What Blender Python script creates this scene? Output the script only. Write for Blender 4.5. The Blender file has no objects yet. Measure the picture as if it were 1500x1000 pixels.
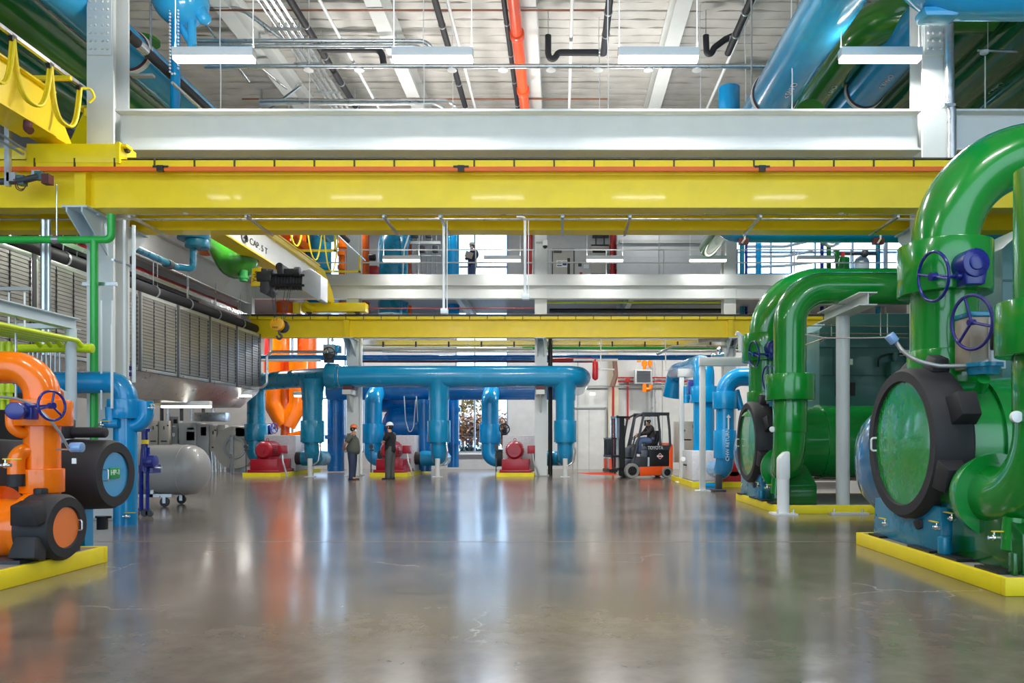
import bpy, bmesh, math, random
from mathutils import Vector, Matrix, Euler
random.seed(7)
SC = bpy.context.scene
C = SC.collection
F, VX, VY, H = 1080.0, 821.0, 645.0, 1.3
PI = math.pi
V = Vector
def PX(px, Y): return (px - VX) * Y / F
def PZ(py, Y): return H + (VY - py) * Y / F
def P(px, py, Y): return V((PX(px, Y), Y, PZ(py, Y)))

# ---------------------------------------------------------------- materials
def s2l(c):
    return c / 12.92 if c <= 0.04045 else ((c + 0.055) / 1.055) ** 2.4
def hexc(h):
    h = h.lstrip('#')
    return tuple(s2l(int(h[i:i + 2], 16) / 255) for i in (0, 2, 4)) + (1,)
MATS = {}
def mat(name, col, rough=0.4, metal=0.0, coat=0.0, var=0.06, scale=3.0, bump=0.0, bscale=40.0, emit=None, es=0, rvar=0.08):
    if name in MATS: return MATS[name]
    m = bpy.data.materials.new(name); m.use_nodes = True
    nt = m.node_tree; N = nt.nodes; L = nt.links
    b = N['Principled BSDF']
    c = hexc(col) if isinstance(col, str) else col
    tc = N.new('ShaderNodeTexCoord')
    no = N.new('ShaderNodeTexNoise'); no.inputs['Scale'].default_value = scale; no.inputs['Detail'].default_value = 4
    L.new(tc.outputs['Object'], no.inputs['Vector'])
    if var:
        mp = N.new('ShaderNodeMapRange')
        mp.inputs['From Min'].default_value = 0.3; mp.inputs['From Max'].default_value = 0.7
        mp.inputs['To Min'].default_value = 1 - var; mp.inputs['To Max'].default_value = 1 + var
        L.new(no.outputs['Fac'], mp.inputs['Value'])
        mx = N.new('ShaderNodeMix'); mx.data_type = 'RGBA'; mx.blend_type = 'MULTIPLY'; mx.inputs[0].default_value = 1
        mx.inputs[6].default_value = c
        L.new(mp.outputs['Result'], mx.inputs[7]); L.new(mx.outputs[2], b.inputs['Base Color'])
    else:
        b.inputs['Base Color'].default_value = c
    mr = N.new('ShaderNodeMapRange')
    mr.inputs['To Min'].default_value = max(0.02, rough - rvar); mr.inputs['To Max'].default_value = min(1, rough + rvar)
    L.new(no.outputs['Fac'], mr.inputs['Value']); L.new(mr.outputs['Result'], b.inputs['Roughness'])
    b.inputs['Metallic'].default_value = metal
    b.inputs['Coat Weight'].default_value = coat
    b.inputs['Coat Roughness'].default_value = 0.06
    if bump:
        n2 = N.new('ShaderNodeTexNoise'); n2.inputs['Scale'].default_value = bscale; n2.inputs['Detail'].default_value = 3
        L.new(tc.outputs['Object'], n2.inputs['Vector'])
        bp = N.new('ShaderNodeBump'); bp.inputs['Strength'].default_value = bump; bp.inputs['Distance'].default_value = 0.02
        L.new(n2.outputs['Fac'], bp.inputs['Height']); L.new(bp.outputs['Normal'], b.inputs['Normal'])
    if emit is not None:
        b.inputs['Emission Color'].default_value = hexc(emit); b.inputs['Emission Strength'].default_value = es
    MATS[name] = m
    return m

BLUE = mat('blue pipe jacket', '#0090CE', 0.22, coat=0.5)
BLUE2 = mat('deep blue pipe jacket', '#006FB8', 0.25, coat=0.4)
SKYB = mat('lit wrapped blue jacket', '#35ABE0', 0.2, coat=0.5, var=0.06, bump=0.015, bscale=6)  # paler blue puts the brighter lighting of the upper pipes into the colour
TEALB = mat('teal blue pipe jacket', '#0F7DA0', 0.28, coat=0.3)
GREEN = mat('green pipe jacket', '#0C8628', 0.2, coat=0.6)
GREEN2 = mat('dark green pipe jacket', '#0F5F22', 0.2, coat=0.6, bump=0.03, bscale=5)
GREEN3 = mat('olive green pipe jacket', '#2F7A1E', 0.2, coat=0.6)
GREENT = mat('thin green pipe paint', '#28B045', 0.35, coat=0.2)
WRAPG = mat('wrinkled clear film over green', '#109030', 0.15, coat=0.7, bump=1.0, bscale=6)
WRAPB = mat('wrinkled clear film over blue', '#2C6E9A', 0.12, coat=1.0, bump=0.55, bscale=7)
ORANGE = mat('orange pipe jacket', '#FF7A00', 0.22, coat=0.35)
ORANGE2 = mat('burnt orange pipe jacket', '#E86410', 0.25, coat=0.4)
CRANEY = mat('crane yellow paint', '#F6D800', 0.42, coat=0.1, var=0.04)
SAFETYY = mat('safety yellow paint', '#F2DC14', 0.5, bump=0.06)
LIME = mat('lime yellow pipe paint', '#C9E012', 0.3, coat=0.2)
REDM = mat('maroon motor paint', '#A01426', 0.35, coat=0.2)
REDP = mat('red sprinkler paint', '#B2201E', 0.35, coat=0.1)
ORED = mat('orange red pipe paint', '#F0501E', 0.35, coat=0.1)
STEEL = mat('light grey steel paint', '#D2D5D2', 0.42, var=0.03)
STEELB = mat('pale blue grey steel paint', '#C3D0D6', 0.42, var=0.03)
STEELD = mat('mid grey steel paint', '#A3A7A4', 0.45, var=0.04)
WALLM = mat('grey wall panel', '#C9CAC7', 0.55, var=0.03, bump=0.02, bscale=12)
WALLD = mat('darker blue grey panel', '#9AA4AE', 0.6, var=0.03)  # darker, bluer grey than the wall panel
GALV = mat('galvanised metal', '#C4C8CA', 0.3, metal=0.85, var=0.12, scale=9)
DUCT = mat('sheet metal duct', '#B9BBB8', 0.3, metal=0.75, var=0.1, scale=5, bump=0.05, bscale=4)
ALU = mat('brushed aluminium', '#D4D6D6', 0.25, metal=0.9)
CHROME = mat('bright chrome', '#E4E6E8', 0.12, metal=1.0, var=0.02)
RUBBER = mat('black rubber insulation', '#26262A', 0.62, var=0.12, bump=0.08, bscale=25)
BLACK = mat('black paint', '#141416', 0.45)
DGREY = mat('dark grey metal', '#3C3F44', 0.5)
NAVY = mat('navy blue enamel', '#0C1C7C', 0.28, coat=0.4)
WHITEP = mat('white painted metal', '#ECEEEC', 0.4, var=0.02)
INSW = mat('pale grey insulated casing', '#CFCFD2', 0.5, var=0.08, scale=14, bump=0.08)
BEIGE = mat('beige grey panel paint', '#C2BDB2', 0.45, var=0.03)
CABG = mat('grey cabinet paint', '#A9ADAC', 0.4, var=0.03)
TEALM = mat('teal green machine paint', '#3B6664', 0.42, coat=0.15, var=0.08)
TEALD = mat('dark teal machine paint', '#26484A', 0.45, var=0.08)
BRASS = mat('brass yellow lever', '#E6C81E', 0.4)
MUD = mat('red brown pipe saddle', '#5A2A2A', 0.6)
CHAR = mat('near black void panel', '#1B1C20', 0.7)  # near black; on the sheets by the gallery it stands in for shade
def stripe_mat(name, col, axis, freq, dark=0.55, rough=0.45, width=0.16, metal=0.0):
    """painted sheet with real narrow seams cut at a regular pitch (colour groove + bump)"""
    if name in MATS: return MATS[name]
    m = mat(name, col, rough, metal=metal, var=0.05)
    nt = m.node_tree; N = nt.nodes; L = nt.links; b = N['Principled BSDF']
    tc = N.new('ShaderNodeTexCoord'); sp = N.new('ShaderNodeSeparateXYZ'); L.new(tc.outputs['Object'], sp.inputs[0])
    mu = N.new('ShaderNodeMath'); mu.operation = 'MULTIPLY'; mu.inputs[1].default_value = freq; L.new(sp.outputs[axis], mu.inputs[0])
    fr = N.new('ShaderNodeMath'); fr.operation = 'FRACT'; L.new(mu.outputs[0], fr.inputs[0])
    lt = N.new('ShaderNodeMath'); lt.operation = 'GREATER_THAN'; lt.inputs[1].default_value = width; L.new(fr.outputs[0], lt.inputs[0])
    bp = N.new('ShaderNodeBump'); bp.inputs['Strength'].default_value = 0.6; bp.inputs['Distance'].default_value = 0.02
    L.new(lt.outputs[0], bp.inputs['Height']); L.new(bp.outputs['Normal'], b.inputs['Normal'])
    return m

# ---------------------------------------------------------------- mesh builder
def ortho(d):
    d = V(d).normalized()
    a = V((0, 0, 1)) if abs(d.z) < 0.9 else V((1, 0, 0))
    u = d.cross(a).normalized(); v = d.cross(u).normalized()
    return d, u, v
class B:
    def __init__(s): s.v = []; s.f = []
    def add(s, vs, fs):
        o = len(s.v); s.v += [tuple(x) for x in vs]; s.f += [tuple(i + o for i in f) for f in fs]; return s
    def box(s, a, b):
        x0, y0, z0 = (min(a[i], b[i]) for i in range(3)); x1, y1, z1 = (max(a[i], b[i]) for i in range(3))
        return s.add([(x0, y0, z0), (x1, y0, z0), (x1, y1, z0), (x0, y1, z0), (x0, y0, z1), (x1, y0, z1), (x1, y1, z1), (x0, y1, z1)],
                     [(0, 3, 2, 1), (4, 5, 6, 7), (0, 1, 5, 4), (1, 2, 6, 5), (2, 3, 7, 6), (3, 0, 4, 7)])
    def bc(s, c, sz, rot=None):
        h = V(sz) / 2; o = len(s.v)
        s.box(-h, h)
        m = rot.to_matrix() if isinstance(rot, Euler) else rot
        for i in range(o, len(s.v)):
            p = V(s.v[i]); p = (m @ p) if m else p
            s.v[i] = tuple(p + V(c))
        return s
    def rings(s, rs, cap=True, loop=False):
        n = len(rs[0]); o = len(s.v)
        for r in rs: s.v += [tuple(p) for p in r]
        m = len(rs)
        for i in range(m if loop else m - 1):
            a = o + i * n; b = o + ((i + 1) % m) * n
            for k in range(n):
                s.f.append((a + k, a + (k + 1) % n, b + (k + 1) % n, b + k))
        if cap and not loop:
            s.f.append(tuple(o + k for k in range(n))[::-1]); s.f.append(tuple(o + (m - 1) * n + k for k in range(n)))
        return s
    def cyl(s, p0, p1, r0, r1=None, n=24, cap=True):
        p0 = V(p0); p1 = V(p1); r1 = r0 if r1 is None else r1
        d, u, v = ortho(p1 - p0)
        R = lambda p, r: [p + (u * math.cos(2 * PI * k / n) + v * math.sin(2 * PI * k / n)) * r for k in range(n)]
        return s.rings([R(p0, r0), R(p1, r1)], cap)
    def lathe(s, o, ax, prof, n=32, cap=True):
        """prof: (distance along axis, radius)"""
        o = V(o); d, u, v = ortho(ax)
        return s.rings([[o + d * t + (u * math.cos(2 * PI * k / n) + v * math.sin(2 * PI * k / n)) * max(r, 1e-4) for k in range(n)] for t, r in prof], cap)
    def ringy(s, o, ax, prof, n=32):
        """closed ring section, prof a loop of (t, r)"""
        o = V(o); d, u, v = ortho(ax)
        return s.rings([[o + d * t + (u * math.cos(2 * PI * k / n) + v * math.sin(2 * PI * k / n)) * r for k in range(n)] for t, r in prof], False, True)
    def tube(s, pts, r, n=14, bend=0.0, seg=7, cap=True, radii=None):
        pts = [V(p) for p in pts]
        if bend > 0:
            q = [pts[0]]
            for i in range(1, len(pts) - 1):
                a, b, c = pts[i - 1], pts[i], pts[i + 1]
                d1 = (a - b); d2 = (c - b)
                ang = d1.angle(d2)
                if ang > PI - 0.05: q.append(b); continue
                t = min(bend / math.tan(ang / 2), d1.length * 0.499 if i > 1 else d1.length * 0.98, d2.length * 0.499 if i < len(pts) - 2 else d2.length * 0.98)
                rr = t * math.tan(ang / 2)
                e1 = d1.normalized(); e2 = d2.normalized()
                ce = b + (e1 + e2).normalized() * (rr / math.sin(ang / 2))
                s1 = b + e1 * t - ce; s2 = b + e2 * t - ce
                tot = s1.angle(s2); axis = s1.cross(s2).normalized()
                for k in range(seg + 1):
                    q.append(ce + Matrix.Rotation(tot * k / seg, 3, axis) @ s1)
            q.append(pts[-1]); pts = q
        d = (pts[1] - pts[0]).normalized(); _, u, _ = ortho(d)
        rs = []
        for i, p in enumerate(pts):
            if i == 0: t = pts[1] - p
            elif i == len(pts) - 1: t = p - pts[i - 1]
            else: t = (pts[i + 1] - p).normalized() + (p - pts[i - 1]).normalized()
            t.normalize()
            u = (u - t * u.dot(t)).normalized(); w = t.cross(u)
            ri = radii[i] if radii else r
            rs.append([p + (u * math.cos(2 * PI * k / n) + w * math.sin(2 * PI * k / n)) * ri for k in range(n)])
        return s.rings(rs, cap)
    def sph(s, c, r, sc=(1, 1, 1), n=20, m=12, rot=None):
        c = V(c); rs = []
        for i in range(m + 1):
            a = -PI / 2 + PI * i / m
            ring = []
            for k in range(n):
                p = V((math.cos(a) * math.cos(2 * PI * k / n) * sc[0], math.cos(a) * math.sin(2 * PI * k / n) * sc[1], math.sin(a) * sc[2])) * r
                ring.append(c + ((rot @ p) if rot else p))
            rs.append(ring)
        return s.rings(rs, True)
    def torus(s, c, ax, R, r, n=36, m=10):
        c = V(c); d, u, v = ortho(ax); rs = []
        for k in range(n):
            a = 2 * PI * k / n; e = u * math.cos(a) + v * math.sin(a)
            rs.append([c + e * (R + r * math.cos(2 * PI * j / m)) + d * r * math.sin(2 * PI * j / m) for j in range(m)])
        return s.rings(rs, False, True)
    def prism(s, pts, vec):
        pts = [V(p) for p in pts]; vec = V(vec); n = len(pts)
        return s.rings([pts, [p + vec for p in pts]], True)
    def ibeam(s, p0, p1, h, bf, tw=0.02, tf=0.025, up=(0, 0, 1)):
        p0 = V(p0); p1 = V(p1); d = (p1 - p0).normalized(); up = V(up); sd = d.cross(up).normalized(); up = sd.cross(d).normalized()
        a, b = bf / 2, h / 2
        sec = [(-a, -b), (a, -b), (a, -b + tf), (tw / 2, -b + tf), (tw / 2, b - tf), (a, b - tf), (a, b), (-a, b), (-a, b - tf), (-tw / 2, b - tf), (-tw / 2, -b + tf), (-a, -b + tf)]
        return s.prism([p0 + sd * x + up * y for x, y in sec], p1 - p0)
    def wheel(s, c, ax, R, r, spokes=3, hub=None, off=0.0):
        c = V(c); d, u, v = ortho(ax)
        s.torus(c, ax, R, r)
        hub = hub or r * 2.2
        s.cyl(c - d * r * 2 - d * off, c + d * r * 2 - d * off, hub, n=14)
        for k in range(spokes):
            a = 2 * PI * k / spokes + 0.3
            s.cyl(c - d * off, c + (u * math.cos(a) + v * math.sin(a)) * R, r * 0.85, n=8)
        return s
    def mesh(s, name, smooth=True, bevel=0.0):
        me = bpy.data.meshes.new(name); me.from_pydata(s.v, [], s.f)
        bm = bmesh.new(); bm.from_mesh(me)
        bmesh.ops.recalc_face_normals(bm, faces=bm.faces)
        if bevel:
            es = [e for e in bm.edges if len(e.link_faces) == 2 and e.calc_face_angle(0) > 0.6]
            bmesh.ops.bevel(bm, geom=es, offset=bevel, segments=2, affect='EDGES', profile=0.5, clamp_overlap=True)
        bm.to_mesh(me); bm.free()
        if smooth:
            me.polygons.foreach_set('use_smooth', [True] * len(me.polygons))
            me.set_sharp_from_angle(angle=math.radians(38))
        return me

def O(name, b, m, parent=None, bevel=0.0, label=None, cat=None, group=None, kind=None, smooth=True):
    o = bpy.data.objects.new(name, b.mesh(name, smooth, bevel)); C.objects.link(o)
    o.data.materials.append(m)
    if parent is not None:
        o.parent = parent
        loc = V((0, 0, 0)); q = parent
        if parent.get('_w'):
            o.matrix_parent_inverse = Matrix.Translation(-V(parent.location)) if parent.parent is None else Matrix.Identity(4)
    if label: o['label'] = label
    if cat: o['category'] = cat
    if group: o['group'] = group
    if kind: o['kind'] = kind
    return o
def T(name, label, cat, loc=(0, 0, 0), rz=0, group=None, world=True):
    """an empty at the thing's base; world=True: the parts are modelled in world coordinates"""
    o = bpy.data.objects.new(name, None); C.objects.link(o); o.empty_display_size = 0.2
    o.location = loc; o.rotation_euler = (0, 0, rz)
    o['label'] = label; o['category'] = cat
    if group: o['group'] = group
    if world: o['_w'] = 1
    return o
def S(name, b, m, label=None, bevel=0.0, parent=None):
    o = O(name, b, m, parent, bevel)
    if parent is None: o['kind'] = 'structure'
    if label: o['label'] = label
    return o
def copy_tree(o, parent=None):
    c = o.copy(); C.objects.link(c)
    if parent is not None:
        inv = o.matrix_parent_inverse.copy(); c.parent = parent; c.matrix_parent_inverse = inv
    for ch in list(o.children): copy_tree(ch, c)
    return c
def dup(root, delta, label, rz=None):
    c = copy_tree(root); c.location = V(root.location) + V(delta); c['label'] = label
    if rz is not None: c.rotation_euler = (0, 0, rz)
    return c
def TX(body, size, loc, rot, m, parent=None, align='CENTER', ext=0.002, name='lettering', xs=1.0):
    cu = bpy.data.curves.new(name, 'FONT'); cu.body = body; cu.size = size; cu.align_x = align; cu.align_y = 'CENTER'; cu.extrude = ext
    tmp = bpy.data.objects.new('tmp', cu); C.objects.link(tmp)
    bpy.context.view_layer.update()
    me = bpy.data.meshes.new_from_object(tmp.evaluated_get(bpy.context.evaluated_depsgraph_get()))
    bpy.data.objects.remove(tmp); bpy.data.curves.remove(cu)
    me.materials.clear(); me.materials.append(m)
    o = bpy.data.objects.new(name, me); C.objects.link(o); o.location = loc; o.rotation_euler = rot; o.scale = (xs, 1, 1)
    if parent is not None:
        o.parent = parent
        if parent.get('_w'): o.matrix_parent_inverse = Matrix.Translation(-V(parent.location))
    return o
def each(name, items, m, parent, bevel=0.0):
    """one part per builder; equal parts share nothing but the name"""
    return [O(name, b, m, parent, bevel) for b in items]
def rep(name, b, m, parent, deltas, bevel=0.0):
    """a part and its repeats (shared mesh data, each its own object)"""
    o = O(name, b, m, parent, bevel); out = [o]
    for d in deltas:
        c = o.copy(); C.objects.link(c); c.location = V(o.location) + V(d); out.append(c)
    return out
def one(name, b, m, label, cat, group=None, bevel=0.0):
    return O(name, b, m, None, bevel, label, cat, group)
# ================================================================ camera, world, lights
cam = bpy.data.cameras.new('camera'); co = bpy.data.objects.new('camera', cam); C.objects.link(co)
co.location = (0, 0, H); co.rotation_euler = (PI / 2, 0, 0)
cam.sensor_width = 36; cam.lens = F / 1500 * 36; cam.shift_x = -(VX - 750) / 1500; cam.shift_y = (VY - 500) / 1500
cam.clip_start = 0.05; cam.clip_end = 400
SC.camera = co
SC.view_settings.view_transform = 'Standard'; SC.view_settings.look = 'None'; SC.view_settings.gamma = 1; SC.view_settings.use_curve_mapping = False
SC.view_settings.exposure = 0.6
SC.cycles.max_bounces = 8; SC.cycles.diffuse_bounces = 4; SC.cycles.glossy_bounces = 4; SC.cycles.transmission_bounces = 6
SC.cycles.use_denoising = True; SC.cycles.sample_clamp_indirect = 6
W = bpy.data.worlds.new('sky'); SC.world = W; W.use_nodes = True
nt = W.node_tree; bg = nt.nodes['Background']
tc = nt.nodes.new('ShaderNodeTexCoord'); sp = nt.nodes.new('ShaderNodeSeparateXYZ'); nt.links.new(tc.outputs['Generated'], sp.inputs[0])
rp = nt.nodes.new('ShaderNodeValToRGB'); nt.links.new(sp.outputs['Z'], rp.inputs[0])
rp.color_ramp.elements[0].position = 0.0; rp.color_ramp.elements[0].color = (0.58, 0.78, 1.0, 1)
rp.color_ramp.elements[1].position = 0.6; rp.color_ramp.elements[1].color = (0.55, 0.76, 1.0, 1)
nt.links.new(rp.outputs['Color'], bg.inputs['Color']); bg.inputs['Strength'].default_value = 12.0

def area(name, loc, sx, sy, power, parent=None, col=(1, 0.98, 0.95), rot=(0, 0, 0)):
    l = bpy.data.lights.new(name, 'AREA'); l.shape = 'RECTANGLE'; l.size = sx; l.size_y = sy; l.energy = power; l.color = col
    o = bpy.data.objects.new(name, l); C.objects.link(o); o.location = loc; o.rotation_euler = rot
    if parent is not None:
        o.parent = parent; o.matrix_parent_inverse = Matrix.Translation(-V(parent.location))
    return o

# ================================================================ room shell
def floor_mat():
    m = bpy.data.materials.new('polished concrete'); m.use_nodes = True
    nt = m.node_tree; N = nt.nodes; L = nt.links; b = N['Principled BSDF']
    tc = N.new('ShaderNodeTexCoord')
    def noise(sc, det=5, rough=0.55, dist=0.0):
        n = N.new('ShaderNodeTexNoise'); n.inputs['Scale'].default_value = sc; n.inputs['Detail'].default_value = det
        n.inputs['Roughness'].default_value = rough; n.inputs['Distortion'].default_value = dist
        L.new(tc.outputs['Object'], n.inputs['Vector']); return n
    n1 = noise(0.55, 6, 0.6, 0.4); n2 = noise(5, 6, 0.65)
    r1 = N.new('ShaderNodeValToRGB'); e = r1.color_ramp.elements
    e[0].position = 0.3; e[0].color = hexc('#60564E'); e[1].position = 0.72; e[1].color = hexc('#8A7E73')
    L.new(n1.outputs['Fac'], r1.inputs[0])
    r2 = N.new('ShaderNodeValToRGB'); e = r2.color_ramp.elements
    e[0].position = 0.3; e[0].color = (0.78, 0.78, 0.78, 1); e[1].position = 0.75; e[1].color = (1.12, 1.1, 1.08, 1)
    L.new(n2.outputs['Fac'], r2.inputs[0])
    mx = N.new('ShaderNodeMix'); mx.data_type = 'RGBA'; mx.blend_type = 'MULTIPLY'; mx.inputs[0].default_value = 1
    L.new(r1.outputs[0], mx.inputs[6]); L.new(r2.outputs[0], mx.inputs[7])
    # hairline cracks
    vo = N.new('ShaderNodeTexVoronoi'); vo.feature = 'DISTANCE_TO_EDGE'; vo.inputs['Scale'].default_value = 0.42
    n3 = noise(1.6, 5, 0.6); va = N.new('ShaderNodeVectorMath'); va.operation = 'MULTIPLY_ADD'
    va.inputs[1].default_value = (0.9, 0.9, 0); L.new(n3.outputs['Color'], va.inputs[0]); L.new(tc.outputs['Object'], va.inputs[2])
    L.new(va.outputs[0], vo.inputs['Vector'])
    cr = N.new('ShaderNodeValToRGB'); e = cr.color_ramp.elements
    e[0].position = 0.0; e[0].color = (1, 1, 1, 1); e[1].position = 0.006; e[1].color = (0, 0, 0, 1)
    L.new(vo.outputs['Distance'], cr.inputs[0])
    n4 = noise(0.35, 2); gt = N.new('ShaderNodeMapRange'); gt.inputs['From Min'].default_value = 0.5; gt.inputs['From Max'].default_value = 0.56
    L.new(n4.outputs['Fac'], gt.inputs['Value'])
    mu = N.new('ShaderNodeMath'); mu.operation = 'MULTIPLY'; L.new(cr.outputs[0], mu.inputs[0]); L.new(gt.outputs[0], mu.inputs[1])
    mu2 = N.new('ShaderNodeMath'); mu2.operation = 'MULTIPLY'; mu2.inputs[1].default_value = 0.45; L.new(mu.outputs[0], mu2.inputs[0])
    mc = N.new('ShaderNodeMix'); mc.data_type = 'RGBA'; L.new(mu2.outputs[0], mc.inputs[0]); L.new(mx.outputs[2], mc.inputs[6]); mc.inputs[7].default_value = hexc('#C9C2B6')
    L.new(mc.outputs[2], b.inputs['Base Color'])
    rr = N.new('ShaderNodeMapRange'); rr.inputs['To Min'].default_value = 0.14; rr.inputs['To Max'].default_value = 0.25
    L.new(n2.outputs['Fac'], rr.inputs['Value']); L.new(rr.outputs[0], b.inputs['Roughness'])
    b.inputs['IOR'].default_value = 1.5
    b.inputs['Coat Weight'].default_value = 0.2; b.inputs['Coat Roughness'].default_value = 0.1
    bp = N.new('ShaderNodeBump'); bp.inputs['Strength'].default_value = 0.05; bp.inputs['Distance'].default_value = 0.03
    n5 = noise(1.3, 3); L.new(n5.outputs['Fac'], bp.inputs['Height']); L.new(bp.outputs['Normal'], b.inputs['Normal'])
    return m
S('floor', B().box((-18, -6, -0.3), (18, 33.8, 0)), floor_mat())
S('trim_1', B().box((-6.2, 9.47, 0.0), (6.2, 9.49, 0.002)), mat('filled joint', '#7C7469', 0.5))

# ceiling: insulated deck with lapped, slightly wavy boards running across the hall
def ceiling():
    b = B(); rnd = random.Random(3); nx = 90; rows = []
    pitch = 0.36; y = -6.0
    prof = []
    while y < 34:
        prof += [(y, 11.69), (y + 0.02, 11.64), (y + pitch * 0.5, 11.62), (y + pitch - 0.02, 11.64)]
        y += pitch
    for j, (yy, zz) in enumerate(prof):
        k = j // 4; row = []
        for i in range(nx + 1):
            x = -18 + 36 * i / nx
            w = 0.022 * math.sin(x * 3.1 + k * 1.7) + 0.03 * math.sin(x * 7.3 + k * 2.9) + rnd.uniform(-0.02, 0.02)
            row.append((x, yy + (w if j % 4 in (0, 3) else w * 0.5), zz + rnd.uniform(-0.008, 0.008)))
        rows.append(row)
    vs = [p for r in rows for p in r]; n = nx + 1
    fs = [(r * n + i, r * n + i + 1, (r + 1) * n + i + 1, (r + 1) * n + i) for r in range(len(rows) - 1) for i in range(nx)]
    b.add(vs, fs); o = len(b.v)
    b.box((-18, -6, 11.75), (18, 34, 12.0))
    return b
S('ceiling', ceiling(), mat('roof insulation board', '#BDBAB4', 0.75, var=0.14, scale=1.6, bump=0.12, bscale=9))

# walls
YB = 33.6
def wall_with_holes(x0, x1, z0, z1, y0, y1, holes):
    b = B(); xs = sorted({x0, x1} | {h[0] for h in holes} | {h[1] for h in holes})
    for a, c in zip(xs, xs[1:]):
        hs = sorted((h for h in holes if h[0] <= a + 1e-6 and h[1] >= c - 1e-6), key=lambda h: h[2])
        z = z0
        for h in hs:
            if h[2] > z: b.box((a, y0, z), (c, y1, h[2]))
            z = h[3]
        if z < z1: b.box((a, y0, z), (c, y1, z1))
    return b
WIN = {1: (PX(667, YB), PX(744, YB), 0.75, 11.0), 2: (PX(417, YB), PX(533, YB), 0.75, 11.0), 3: (PX(1078, YB), 17.5, 7.5, 11.2)}
S('wall_back', wall_with_holes(-18, 18, 0, 11.75, YB, YB + 0.3, list(WIN.values())), stripe_mat('panelled wall', '#C6C7C4', 0, 0.9, width=0.02))
S('wall_left', B().box((-18.3, -6, 0), (-18, 33.9, 11.75)), WALLM)
S('wall_right', B().box((18, -6, 0), (18.3, 33.9, 11.75)), WALLM)
GLASS = bpy.data.materials.new('window glass'); GLASS.use_nodes = True
_n = GLASS.node_tree; _n.nodes.remove(_n.nodes['Principled BSDF'])
_t = _n.nodes.new('ShaderNodeBsdfTransparent'); _t.inputs[0].default_value = (0.52, 0.55, 0.58, 1); _g = _n.nodes.new('ShaderNodeBsdfGlossy'); _g.inputs['Roughness'].default_value = 0.03
_f = _n.nodes.new('ShaderNodeFresnel'); _f.inputs[0].default_value = 1.45; _m = _n.nodes.new('ShaderNodeMixShader')
_n.links.new(_f.outputs[0], _m.inputs[0]); _n.links.new(_t.outputs[0], _m.inputs[1]); _n.links.new(_g.outputs[0], _m.inputs[2])
_n.links.new(_m.outputs[0], _n.nodes['Material Output'].inputs[0])
FILTERF = GLASS.copy(); FILTERF.name = 'front daylight filter'; FILTERF.node_tree.nodes['Transparent BSDF'].inputs[0].default_value = (0.43, 0.42, 0.41, 1)
S('window_4', B().box((-18, -6.05, 0), (18, -6.0, 11.75)), FILTERF)  # unseen filter pane added to cut the daylight entering from the front
FRAME = mat('window frame aluminium', '#8C949C', 0.4, metal=0.3)
def window(n, cols, rows):
    x0, x1, z0, z1 = WIN[n]; t = 0.06
    g = S('window_%d' % n, B().box((x0, YB + 0.14, z0), (x1, YB + 0.155, z1)), GLASS)
    f = B()
    f.box((x0, YB + 0.02, z0), (x0 + t, YB + 0.22, z1)); f.box((x1 - t, YB + 0.02, z0), (x1, YB + 0.22, z1))
    f.box((x0, YB + 0.02, z0), (x1, YB + 0.22, z0 + t)); f.box((x0, YB + 0.02, z1 - t), (x1, YB + 0.22, z1))
    for x in cols: f.box((x - t / 2, YB + 0.03, z0), (x + t / 2, YB + 0.21, z1))
    for z in rows: f.box((x0, YB + 0.05, z - t / 2), (x1, YB + 0.2, z + t / 2))
    O('window_frame', f, FRAME, g)
window(1, [PX(695, YB)], [PZ(583, YB), PZ(527, YB), PZ(390, YB)])
window(2, [PX(427, YB), PX(450, YB), PX(480, YB), PX(505, YB)], [PZ(583, YB), 5.0, 8.6])
window(3, [PX(v, YB) for v in (1130, 1160, 1195, 1250, 1300)], [8.9, 9.9])
S('trim_2', B().box((WIN[1][0] - 0.1, YB - 0.12, 0.66), (WIN[1][1] + 0.1, YB + 0.05, 0.74)), WHITEP)

# mezzanine: deck, edge plate and edge beam at the far column line; a side gallery on the far left
YM = 27.0
SOFFIT = mat('gallery deck metal', '#8B8E90', 0.5, metal=0.3, var=0.06)
S('floor_mezzanine', B().box((-18, YM, 7.1), (18, YB, 7.3)), stripe_mat('ribbed deck', '#7C8084', 0, 5, width=0.4, rough=0.5))
S('trim_3', B().box((-11.2, YM - 0.12, PZ(418, YM)), (18, YM, 7.36)), STEEL, bevel=0.004)
S('beam_mezzanine', B().ibeam((-11.2, YM + 0.0, 6.73), (18, YM + 0.0, 6.73), 0.5, 0.26), STEEL)
S('floor_gallery', B().box((-18, 9.0, 7.0), (-11.4, YM, 7.2)), SOFFIT)
S('beam_gallery', B().ibeam((-11.4, 9.0, 6.68), (-11.4, YM, 6.68), 0.86, 0.3), STEEL)
S('trim_4', B().box((-11.55, 9.0, 7.1), (-11.3, YM, 7.4)), STEEL)
for x in (-14.6, -3.9, 2.7, 10):
    S('beam_cross', B().ibeam((x, YM, 6.85), (x, YB, 6.85), 0.4, 0.2), STEELD)

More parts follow.
